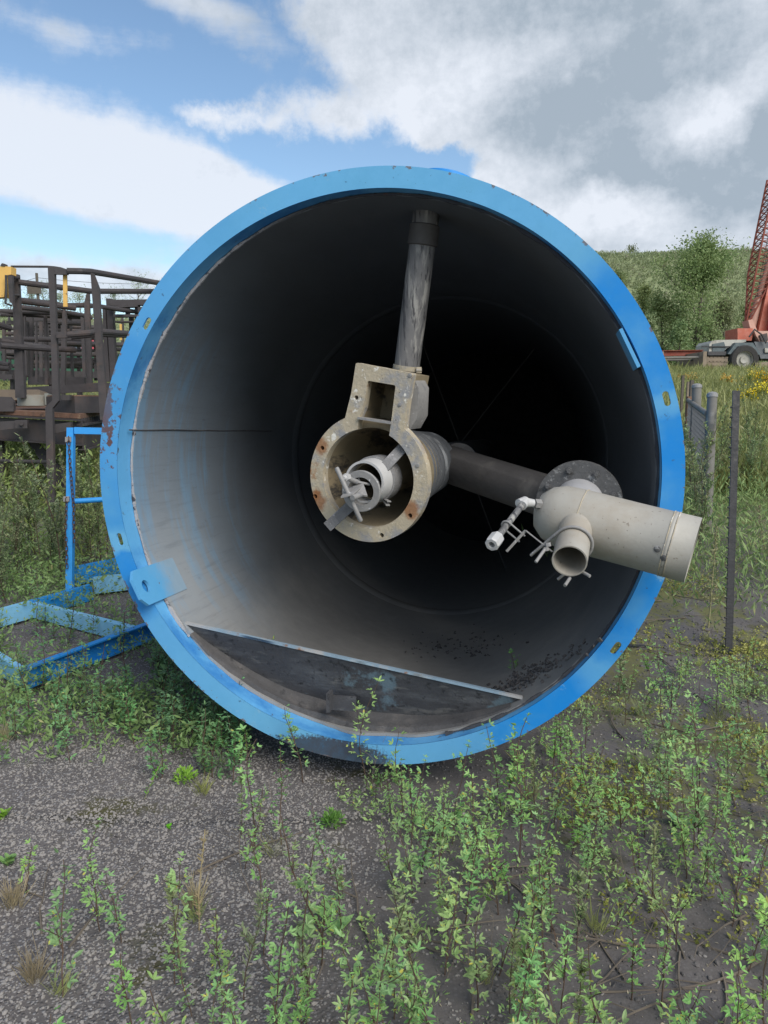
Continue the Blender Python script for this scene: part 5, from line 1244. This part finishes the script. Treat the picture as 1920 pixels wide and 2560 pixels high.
def fern(px, py, h, lab, mt_='wild', lean=.5):
    r = random.Random(int(px)); st = MB(); lb = LB(); pth = stem_path(r, h, lean, 8, .06); st.tube(pth, .0016, 4)
    for i in range(int(h/.006)):
        q, d = along(pth, r.uniform(.1, .999)); a = r.uniform(0, 6.28); lb.leaf(q, Vector((math.cos(a), math.sin(a), .6)), Vector((0, 0, 1)), .02*r.uniform(.6, 1.3), .0025, .1)
    o = thing('feathery_weed', gpt(px, py), lab, 'weed'); st_o = put('stem', st, MT['seed'], None, 60); st_o.parent = o; f_ = put('foliage', lb.mesh('foliage', MT[mt_]), None); f_.parent = o
fern(308, 1730, .2, 'leaning feathery green weed alone on the gravel', 'lush'); fern(430, 2010, .34, 'dry yellowing upright weed stalk on the gravel', 'seed', .1)
for i, (px, py, lab) in enumerate(((75, 2120, 'dry straw coloured grass tuft in the lower left corner'), (10, 1600, 'pale dry grass tuft at the left edge below the blue frame'), (28, 1960, 'small dry grass tuft at the left edge of the gravel'), (420, 1960, 'pale seeding grass tuft beside a clover weed on the gravel'))):
    r = random.Random(i); lb = LB()
    for k in range(90):
        a = r.uniform(0, 6.28); lb.leaf(rv(r, .012)*1.0, Vector((math.cos(a)*r.uniform(.1, .9), math.sin(a)*r.uniform(.1, .9), 1)), Vector((0, 1, 0)), r.uniform(.05, .13), .0011, .1)
    o = put('grass_tuft', lb.mesh('grass_tuft', MT['seed']), None); o.location = gpt(px, py); tag(o, lab, 'grass tuft')

# tall mugwort weeds
def mugwort(seed, h, br=12, ll=.05, lw=.006, leafn=1.0):
    r = random.Random(seed); st = MB(); lb = LB(); main = stem_path(r, h, .1, 10, .05)
    st.tube(main, [(.005*(1-.8*i/11)+.001)*min(1, h*1.0+.02) for i in range(11)], 5, cap=False)
    def fill(pth, n, s_):
        for i in range(n):
            q, d = along(pth, min(.999, .1+.9*i/n)); a = r.uniform(0, 6.28); o = Vector((math.cos(a), math.sin(a), r.uniform(.2, 1.1)))
            lb.leaf(q, o, Vector((0, 0, 1))+rv(r, .3), ll*s_*r.uniform(.5, 1.2), lw*r.uniform(.7, 1.3), .2)
    fill(main, int(55*leafn*h), 1.1)
    for k in range(br):
        t = r.uniform(.2, .95); q, d = along(main, t); a = r.uniform(0, 6.28); o = Vector((math.cos(a)*.6, math.sin(a)*.6, 1)).normalized(); R3 = rot_to(o); L_ = h*r.uniform(.15, .4)*(1.15-t)
        pth = [q+R3@v for v in stem_path(r, L_, .1, 5)]; st.tube(pth, .0016*min(1, h+.1), 3, cap=False); fill(pth, int(40*leafn*(L_/.3)+6), .8)
    return st, lb
GM = 'tall mugwort weeds around the racks and fence'
mugs = [proto('mugwort_weed', *mugwort(100+i, h), MT['mug'], 'weed', GM, 'tall slender grey green weed growing among the steel racks and fence') for i, h in enumerate((1.0, 1.25, .8, 1.1))]
mp = []
for (cx_, cy_, n_) in ((330, 1000, 3), (280, 800, 3), (60, 1000, 5), (150, 900, 5), (640, 700, 5), (700, 500, 4), (620, 900, 4), (30, 1200, 4), (400, 1050, 4), (720, 850, 3), (0, 700, 3)):
    for k in range(n_):
        p = gpt(*c4(cx_+rnd.gauss(0, 60), cy_+rnd.gauss(0, 50)+150))
        if intank(p.x, p.y) or abs((p-TC).dot(TX)) < 1.3 and (p-TC).dot(TN) > -.1: continue
        mp.append((p.x, p.y))
for (cx_, cy_, n_) in ((500, 1150, 5), (560, 1250, 3), (590, 1330, 2), (660, 900, 4), (900, 800, 5), (860, 950, 3), (980, 900, 4), (720, 950, 2)):
    for k in range(n_):
        p = gpt(*c6(cx_+rnd.gauss(0, 35), cy_+rnd.gauss(0, 30))); mp.append((p.x, p.y))
for p in mp: place(mugs, p, s=rnd.uniform(.6, 1.05))
def dock(px, py, h, lab, lean=(0, 0)):
    r = random.Random(int(px*3)); st = MB(); lb = LB(); pth = stem_path(r, h, .03, 8, .02); pth = [q+Vector((lean[0], lean[1], 0))*(q.z/h) for q in pth]
    st.tube(pth, [.006-.0005*i for i in range(len(pth))], 6)
    for i in range(int(h*700)):
        t = r.uniform(.25, 1); q, d = along(pth, min(t, .999)); q = q+Vector((r.gauss(0, .045*(1.1-t)), r.gauss(0, .045*(1.1-t)), 0)); lb.leaf(q, rv(r), rv(r).normalized(), .012, .004, .2)
    o = thing('dry_weed_stalk', gpt(px, py), lab, 'weed stalk'); a = put('stem', st, MT['seed'], None, 60); a.parent = o; f_ = put('seed_heads', lb.mesh('seed_heads', MT['seed']), None); f_.parent = o
dock(*c6(610, 1850), .75, 'dry seeding weed stalk left of the black iron upright'); dock(*c6(1000, 1330), .45, 'bare leaning dry stalk right of the black iron upright', (-.08, 0))
LG = 'lanky narrow leaved weeds between the clover weeds'
lank = [proto('lanky_weed', *mugwort(130+i, (.34, .26, .42)[i], 5, .034, .0035, 1.7), MT['mug'], 'weed', LG, 'small lanky weed with narrow grey green leaves among the clover') for i in range(3)]
k = 0
while k < 30:
    x, y = rnd.uniform(-1.2, 2.3), rnd.uniform(1.6, 4.8); px, py = proj((x, y, gz_(x, y)))
    if intank(x, y) or rnd.random() > dens(px, py)+.12: continue
    place(lank, (x, y), s=rnd.uniform(.6, 1.1)); k += 1
GG = 'small green grass tufts on the soil'
gt = []
for i in range(3):
    r = random.Random(i+90); lb = LB()
    for q in range(46):
        a = r.uniform(0, 6.28); lb.leaf(rv(r, .01), Vector((math.cos(a)*r.uniform(.2, 1.0), math.sin(a)*r.uniform(.2, 1.0), 1)), Vector((0, 1, 0)), r.uniform(.04, .12), .0013, .1)
    o = put('grass_tuft', lb.mesh('grass_tuft', MT['grass']), None); gt.append(tag(o, 'small yellowish green grass tuft sprouting from the bare soil', 'grass tuft', GG))
k = 0
while k < 40:
    x, y = rnd.uniform(-1.3, 2.6), rnd.uniform(1.6, 5.2); px, py = proj((x, y, gz_(x, y)))
    if intank(x, y) or rnd.random() > (.6 if px > 1000 else .2): continue
    o = gt[k] if k < 3 else gt[k % 3].copy()
    if k >= 3: COL.objects.link(o)
    o.location = (x, y, gz_(x, y)); o.rotation_euler.z = rnd.uniform(0, 6.28); s_ = rnd.uniform(.6, 1.2); o.scale = (s_, s_, s_); k += 1
DS = 'dry brown weed stalks between the clover weeds'
dry = []
for i in range(3):
    r = random.Random(i+60); st = MB(); h = (.3, .42, .24)[i]; pth = stem_path(r, h, .25, 7, .16); st.tube(pth, [.0018-.0002*k for k in range(8)], 4, cap=False)
    for k in range(5):
        q, d = along(pth, r.uniform(.3, .95)); a = r.uniform(0, 6.28); e = q+Vector((math.cos(a)*.06, math.sin(a)*.06, .05)); st.tube([q, q.lerp(e, .5)+Vector((0, 0, .006)), e], .0008, 3, cap=False)
    o = put('dry_stalk', st, MT['twig'], None, 60); dry.append(tag(o, 'thin bare brown dry stalk standing between the green weeds', 'weed stalk', DS))
k = 0
while k < 34:
    x, y = rnd.uniform(-.6, 2.2), rnd.uniform(1.7, 4.6); px, py = proj((x, y, gz_(x, y)))
    if intank(x, y) or rnd.random() > dens(px, py)+.1*(px > 1100): continue
    o = dry[k] if k < 3 else dry[k % 3].copy()
    if k >= 3: COL.objects.link(o)
    o.location = (x, y, gz_(x, y)); o.rotation_euler = (rnd.gauss(0, .2), rnd.gauss(0, .2), rnd.uniform(0, 6.28)); k += 1
# goldenrod
def goldenrod(p, seed, h, w, lab):
    r = random.Random(seed); lb = LB(); fl = LB(); st = MB()
    for k in range(16):
        a = r.uniform(0, 6.28); q = r.uniform(0, w); pth = stem_path(r, h*r.uniform(.6, 1.05), .25, 6); pth = [v+Vector((math.cos(a)*q, math.sin(a)*q, 0)) for v in pth]; st.tube(pth, .006, 4, cap=False)
        for i in range(45):
            s_, d = along(pth, r.uniform(.05, .85)); b = r.uniform(0, 6.28); lb.leaf(s_, Vector((math.cos(b), math.sin(b), .6)), Vector((0, 0, 1)), .14, .016, .2)
        for i in range(34):
            s_, d = along(pth, r.uniform(.72, .999)); fl.leaf(s_+rv(r, .05), rv(r), rv(r).normalized(), .045, .014, .2)
    o = thing('goldenrod', p, lab, 'goldenrod', 'goldenrods in the meadow'); 
    for nme, x in (('stem', put('stem', st, MT['stem'], None, 60)), ('foliage', put('foliage', lb.mesh('foliage', MT['wild']), None)), ('bloom', put('bloom', fl.mesh('bloom', MT['gold']), None))): x.parent = o
for i, (x, y, z, h, w, lab) in enumerate(((1300, 1830, 24, .62, .3, 'yellow goldenrod clump in front of the crane wheel'), (1560, 1830, 24, .8, .5, 'large yellow goldenrod clump below the crane chassis, near the right edge'), (1660, 1830, 22, .75, .4, 'yellow goldenrod clump at the very right edge of the meadow'), (1460, 1960, 17, .5, .22, 'low yellow goldenrod clump, nearest in the meadow'), (890, 1850, 26, .55, .2, 'small yellow goldenrod beside the blue rim and the pipes'), (1590, 1990, 18, .6, .3, 'goldenrod in bloom at the right edge, below the large clump'))):
    q = at(*c5(x, y), z); goldenrod(Vector((q.x, q.y, gz_(q.x, q.y))), i+50, h, w, lab)

# ---- stuff: gravel, litter, weed cover, meadow, hill scrub
def stones(n, name, label, m_, area, size, accept):
    t = (1+5**.5)/2
    B = np.array([(-1, t, 0), (1, t, 0), (-1, -t, 0), (1, -t, 0), (0, -1, t), (0, 1, t), (0, -1, -t), (0, 1, -t), (t, 0, -1), (t, 0, 1), (-t, 0, -1), (-t, 0, 1)])/1.9
    Fb = np.array([(0, 11, 5), (0, 5, 1), (0, 1, 7), (0, 7, 10), (0, 10, 11), (1, 5, 9), (5, 11, 4), (11, 10, 2), (10, 7, 6), (7, 1, 8), (3, 9, 4), (3, 4, 2), (3, 2, 6), (3, 6, 8), (3, 8, 9), (4, 9, 5), (2, 4, 11), (6, 2, 10), (8, 6, 7), (9, 8, 1)])
    P = []
    while len(P) < n:
        x, y = nrng.uniform(*area[0]), nrng.uniform(*area[1])
        if nrng.random() < accept(x, y): P.append((x, y, gz_(x, y)))
    P = np.array(P); s_ = size[0]*np.exp(np.minimum(nrng.normal(0, size[1], n), .95)); A = nrng.normal(size=(n, 3, 3)); Q = np.linalg.qr(A)[0]
    V = B[None]*(1+nrng.normal(0, .16, (n, 12, 1)))*np.array([1, .8, .55]); V = np.einsum('nij,nkj->nki', Q, V)*s_[:, None, None]; V[:, :, 2] *= .75
    V += P[:, None]; V[:, :, 2] += (s_*.15)[:, None]
    F = (Fb[None]+12*np.arange(n)[:, None, None]).reshape(-1, 3)
    o = put(name, np_mesh(name, V.reshape(-1, 3), F, m_), None); tag(o, label, name, kind='stuff')
def acc_g(x, y):
    v = .5+.5*noise.noise((x*2, y*2, 5)); b = 1/(1+math.exp((x+.25-.18*(y-2.4)+.5*noise.noise((x*1.3, y*1.3, 8)))*6))
    if y > 3.55: b *= max(0, 1-(y-3.55)*1.6)
    return min(1, b*(.35+v*.9)+.035)
stones(40000, 'gravel', 'loose grey gravel covering the soil at the lower left', MT['stone'], ((-2.3, 1.9), (1.3, 4.6)), (.0041, .5), acc_g)
stones(19000, 'soil_clods', 'small dark clods and crumbs of soil under the weeds', MT['clod'], ((-1.3, 3.6), (1.4, 6.8)), (.0052, .6), lambda x, y: (.25+.75*max(0, .5+noise.noise((x*2.5, y*2.5, 14))))*(1-.7*acc_g(x, y)))
def litter(n, name, label, m_, area, l, w, accept):
    V = []; F = []
    k = 0
    while k < n:
        x, y = nrng.uniform(*area[0]), nrng.uniform(*area[1])
        if nrng.random() > accept(x, y): continue
        p = Vector((x, y, gz_(x, y)+.003)); a = nrng.uniform(0, 6.28); d = Vector((math.cos(a), math.sin(a), nrng.normal(0, .25))).normalized()*l*nrng.uniform(.5, 1.4); s_ = Vector((-d.y, d.x, nrng.normal(0, .003))).normalized()*w*nrng.uniform(.6, 1.3); o = len(V)
        V += [tuple(p-d), tuple(p+s_), tuple(p+d), tuple(p-s_)]; F.append((o, o+1, o+2, o+3)); k += 1
    o = put(name, np_mesh(name, V, F, m_), None); tag(o, label, 'litter', kind='stuff')
litter(1500, 'leaf_litter', 'pale dry leaf bits strewn over the soil', MT['palebit'], ((-.8, 2.2), (1.4, 3.4)), .0065, .0026, lambda x, y: .12+.85*(x > .15+.2*noise.noise((x, y, 1))))
# dead twigs: a few shapes repeated
TW = 'dead twigs lying on the soil'
tws = []
for i in range(6):
    r = random.Random(i+7); m_ = MB(); p = Vector((0, 0, .006)); d = Vector((1, 0, 0)); pts = [p.copy()]; L_ = r.uniform(.18, .5)
    for k in range(6): d = (d+Vector((0, r.gauss(0, .12), r.gauss(0, .04)))).normalized(); p = p+d*L_/6; p.z = max(.004, p.z); pts.append(p.copy())
    m_.tube(pts, [.0036-.0004*k for k in range(7)], 5)
    q = pts[3]; m_.tube([q, q+Vector((.05, r.choice((-.05, .05)), .01)), q+Vector((.11, r.choice((-.08, .08)), .015))], [.0022, .0016, .001], 4)
    o = put('dead_twig', m_, MT['twig'], None, 60); tws.append(tag(o, 'thin grey dead twig lying on the soil between the weeds', 'twig', TW))
k = 0; tw_spots = [(1010, 1880), (1300, 2010), (1450, 2050), (1600, 2020), (1560, 2120), (1250, 1930), (1020, 2200), (850, 2010), (800, 2040), (1180, 1960), (420, 1890), (1590, 1650), (1500, 1580), (1400, 1450), (1450, 1380), (1480, 1330), (1600, 1300), (1500, 1500), (1620, 1500), (1380, 1350), (1530, 1420), (1430, 1300), (1350, 1600), (1590, 1380), (1640, 1440), (700, 2080), (150, 2050), (1500, 2150), (1640, 2080), (1350, 2120), (1240, 2150), (1540, 1700), (1600, 1760), (1480, 1240), (1420, 1420), (1560, 1340)]
for px, py in tw_spots*2:
    p = gpt(px+rnd.gauss(0, 50)*(k >= len(tw_spots)), py+rnd.gauss(0, 35)*(k >= len(tw_spots)))
    o = tws[k] if k < 6 else tws[k % 6].copy()
    if k >= 6: COL.objects.link(o)
    o.location = p; o.rotation_euler.z = rnd.uniform(0, 6.28); s_ = rnd.uniform(.6, 1.5); o.scale = (s_, s_, s_); k += 1

def cover(name, label, n, sampler, hfun, lsz, wsz, m_, upb=.6, per=9):
    """ground cover: clumps of narrow leaves; numpy throughout"""
    X, Y = sampler(n); Z = np.array([gz_(float(a), float(b)) for a, b in zip(X, Y)]) if name != 'hill_scrub' else np.array([ghill(float(a), float(b)) for a, b in zip(X, Y)])
    H = hfun(X, Y, n); k = n*per
    P = np.repeat(np.c_[X, Y, Z], per, 0); Hh = np.repeat(H, per); t = nrng.uniform(0, 1, k)
    spread = (Hh*.35)[:, None]*nrng.normal(0, 1, (k, 2))*.6
    P[:, :2] += spread; P[:, 2] += t*Hh
    d = nrng.normal(0, 1, (k, 3)); d[:, 2] = np.abs(d[:, 2])*.6+upb; d /= np.linalg.norm(d, axis=1)[:, None]
    s_ = np.cross(d, nrng.normal(0, 1, (k, 3))); s_ /= np.linalg.norm(s_, axis=1)[:, None]
    sc = np.repeat(lsz(Y), per)*np.exp(nrng.normal(0, .3, k)); w_ = sc*wsz
    V = np.stack([P, P+d*(sc*.5)[:, None]+s_*w_[:, None], P+d*sc[:, None], P+d*(sc*.5)[:, None]-s_*w_[:, None]], 1).reshape(-1, 3)
    F = np.arange(4*k).reshape(-1, 4)
    o = put(name, np_mesh(name, V, F, m_), None); tag(o, label, 'ground cover', kind='stuff')
def uni(area, acc):
    def f(n):
        X = []; Y = []
        while len(X) < n:
            x, y = nrng.uniform(*area[0]), nrng.uniform(*area[1])
            if nrng.random() < acc(x, y): X.append(x); Y.append(y)
        return np.array(X), np.array(Y)
    return f
def clear(x, y):
    q = Vector((x, y, 0))-TC; return not (q.dot(TN) > -.02 and abs(q.dot(TX)) < (.75 if q.dot(TN) < 4 else 1.35) and q.dot(TN) < 7.2)
def accL(x, y):
    if not clear(x, y): return 0
    px, py = proj((x, y, gz_(x, y)))
    if px > 520: return 0
    w = .5+.9*noise.noise((x*1.7, y*1.7, 2))
    if py > 1580: w *= max(0, 1-(py-1580)/90)
    if 20 < px < 320 and 1340 < py < 1490: w *= .22
    return max(0, w)
cover('weed_cover', 'dense low weeds carpeting the ground left of the barrel', 5200, uni(((-5.5, -.2), (3.4, 7.2)), accL), lambda X, Y, n: nrng.uniform(.05, .22, n)+np.clip((Y-4.8)*.09, 0, .3)*nrng.uniform(.4, 1, n), lambda Y: .03+0*Y, .17, MT['wild'], .3, 12)
cover('rack_weeds', 'rank weeds growing under and behind the steel racks', 5200, uni(((-11, -1.2), (6.6, 15)), lambda x, y: (1 if clear(x, y) else 0)*(.4+.6*noise.noise((x, y, 3)))), lambda X, Y, n: nrng.uniform(.25, .8, n)*np.clip(1.25-(Y-9)*.08, .5, 1), lambda Y: .055+0*Y, .14, MT['wild'], .5, 14)
def accR(x, y):
    if not clear(x, y): return 0
    b = min(1, max(0, (y-5.2-.5*noise.noise((x*.8, y*.8, 4)))/1.2)); return b*(.55+.6*noise.noise((x*.7, y*.7, 6)))
cover('weed_fringe', 'tangled weeds along the fence at the right', 3000, uni(((1.3, 7), (5.0, 11)), accR), lambda X, Y, n: nrng.uniform(.15, .6, n), lambda Y: .06+0*Y, .09, MT['wild'], .7, 12)
def mead(n):
    Y = 9+35*nrng.uniform(0, 1, n)**1.3; X = np.where(nrng.random(n) < .5, Y*nrng.uniform(.22, .62, n), Y*nrng.uniform(-.8, .85, n)); k_ = np.array([clear(float(a), float(b)) for a, b in zip(X, Y)]); X[~k_] += 3.2; return X, Y
cover('meadow_grass', 'long pale meadow grass stretching to the crane', 20000, mead, lambda X, Y, n: nrng.uniform(.10, .36, n), lambda Y: .15+Y*.0035, .035, MT['grass'], 1.3, 9)
cover('sparse_weeds', 'sparse low weeds and moss tufts on the soil at the right', 3600, uni(((.7, 3.8), (2.2, 6.8)), lambda x, y: (1 if clear(x, y) else 0)*max(0, .12+1.1*noise.noise((x*1.5, y*1.5, 12)))), lambda X, Y, n: nrng.uniform(.006, .045, n), lambda Y: .013+0*Y, .24, MT['moss'], .2, 9)
cover('low_growth', 'low green seedlings between the clover weeds at the right', 1100, uni(((-.2, 2.6), (1.6, 4.8)), lambda x, y: (1 if clear(x, y) else 0)*max(0, .15+.9*noise.noise((x*2.1, y*2.1, 22)))), lambda X, Y, n: nrng.uniform(.02, .10, n), lambda Y: .017+0*Y, .2, MT['alf'], .3, 10)
def hillp(n):
    Y = nrng.uniform(56, 106, n); X = np.where(nrng.random(n) < .4, Y*nrng.uniform(.15, .65, n), Y*nrng.uniform(-.85, .9, n)); return X, Y
cover('hill_scrub', 'scrubby grass and low bushes covering the hillside', 24000, hillp, lambda X, Y, n: nrng.uniform(.15, 1.0, n)**1.6*.75*(.35+np.array([max(0, noise.noise((float(a)*.12, float(b)*.12, 7))+.35) for a, b in zip(X, Y)])), lambda Y: .26+0*Y, .13, MT['hillg'], .7, 11)

# ---- trees
def tree(p, h, w, seed, lab, group, lm='tree', nl=5200, ls=.16, trunk_lo=.0, open_=.0):
    r = random.Random(seed); o = thing('tree', p, lab, 'tree', group); m_ = MB(); lb = LB()
    tr_ = stem_path(r, h*.92, .04, 9, .05); m_.tube(tr_, [h*.016*(1-.85*i/10)+.01 for i in range(10)], 7, cap=False)
    tips = []
    for k in range(26):
        t = r.uniform(.03+trunk_lo, .97)**1.15; q, d = along(tr_, t); a = r.uniform(0, 6.28); env = math.sin(math.pi*min(1, (t+.30)*.76))**.7
        L_ = w*.5*env*r.uniform(.65, 1.15); dd = Vector((math.cos(a), math.sin(a), r.uniform(.35, 1.1))).normalized(); pth = [q]; pp = q.copy()
        for s_ in range(4): dd = (dd+rv(r, .18)+Vector((0, 0, .06))).normalized(); pp = pp+dd*L_/4; pth.append(pp.copy())
        m_.tube(pth, [h*.005*(1-.2*i) for i in range(5)], 4, cap=False); tips += [(pth[i], L_) for i in (2, 3, 4)]
        tips.append((along(tr_, r.uniform(.75, 1))[0], w*.2))
    per = nl//len(tips)
    for q, L_ in tips:
        cs = r.uniform(.45, 1.15)*w*.088
        for i in range(per):
            c = q+Vector([max(-1.7, min(1.7, r.gauss(0, 1)))*cs for _ in range(3)]); lb.leaf(c, rv(r)+Vector((0, 0, -.2)), Vector((0, 0, 1))+rv(r, .7), ls*r.uniform(.6, 1.3), ls*.3, .2)
    a = put('trunk', m_, MT['bark'], None, 60); a.parent = o
    f_ = put('crown', lb.mesh('crown', MT[lm]), None); f_.parent = o
def hp(px, z):
    q = at(px, 600, z); zz = ghill(q.x, q.y) if q.y > 56 else gz_(q.x, q.y); return Vector((q.x, q.y, zz-.2))
def th(p, pytop):  # height needed to reach a skyline position
    z = (p-CAMP).dot(FWD); r_ = ray(829, pytop); return (CAMP.z+r_.z*z)-p.z
TG = 'bushy trees at the foot of the hill'
for i, (px, z, top, w, lab, nl) in enumerate(((1504, 55, 508, 8.4, 'largest bushy tree, standing out against the sky left of the crane', 15000), (1572, 58, 640, 3.6, 'bushy tree close behind the crane boom', 2400), (1441, 57, 630, 4.8, 'broad bushy tree left of the largest one', 3600), (1385, 60, 612, 3.0, 'slim bushy tree behind the blue rim shoulder', 2200), (1402, 54, 676, 2.6, 'low bushy tree half hidden by the blue rim', 1800), (1625, 62, 650, 3.2, 'bushy tree behind the crane at the right edge', 2000), (1468, 52, 690, 2.4, 'low round bush before the largest tree', 1700), (1548, 54, 680, 2.6, 'low round bush right of the largest tree', 1700), (1340, 80, 596, 3, 'small tree up the slope just above the rim', 1200), (1425, 88, 572, 2.6, 'small shrubby tree near the hill crest', 900), (1365, 100, 534, 2.2, 'spindly sapling on the hill crest right of the barrel', 500))):
    p = hp(px, z); tree(p, th(p, top), w, 200+i, lab, TG, nl=nl, ls=.17)
TG2 = 'thin trees on the left skyline'
for i, (px, z, top, w, lab) in enumerate(((297, 98, 596, 6, 'thin airy tree tallest on the left skyline beside the rim'), (245, 98, 618, 4, 'thin airy tree left of the tallest skyline tree'), (92, 96, 612, 5, 'thin airy tree by the utility pole'), (60, 97, 626, 4, 'small airy tree just left of the utility pole'), (346, 97, 596, 3.5, 'thin sapling tree touching the blue rim on the skyline'), (170, 98, 632, 5, 'low airy tree midway along the left skyline'), (125, 97, 630, 4, 'low airy tree between the pole and the bent rack post'), (20, 96, 634, 4, 'low airy tree at the far left of the skyline'))):
    p = hp(px, z); tree(p, th(p, top), w, 300+i, lab, TG2, 'treel', 700, .17)
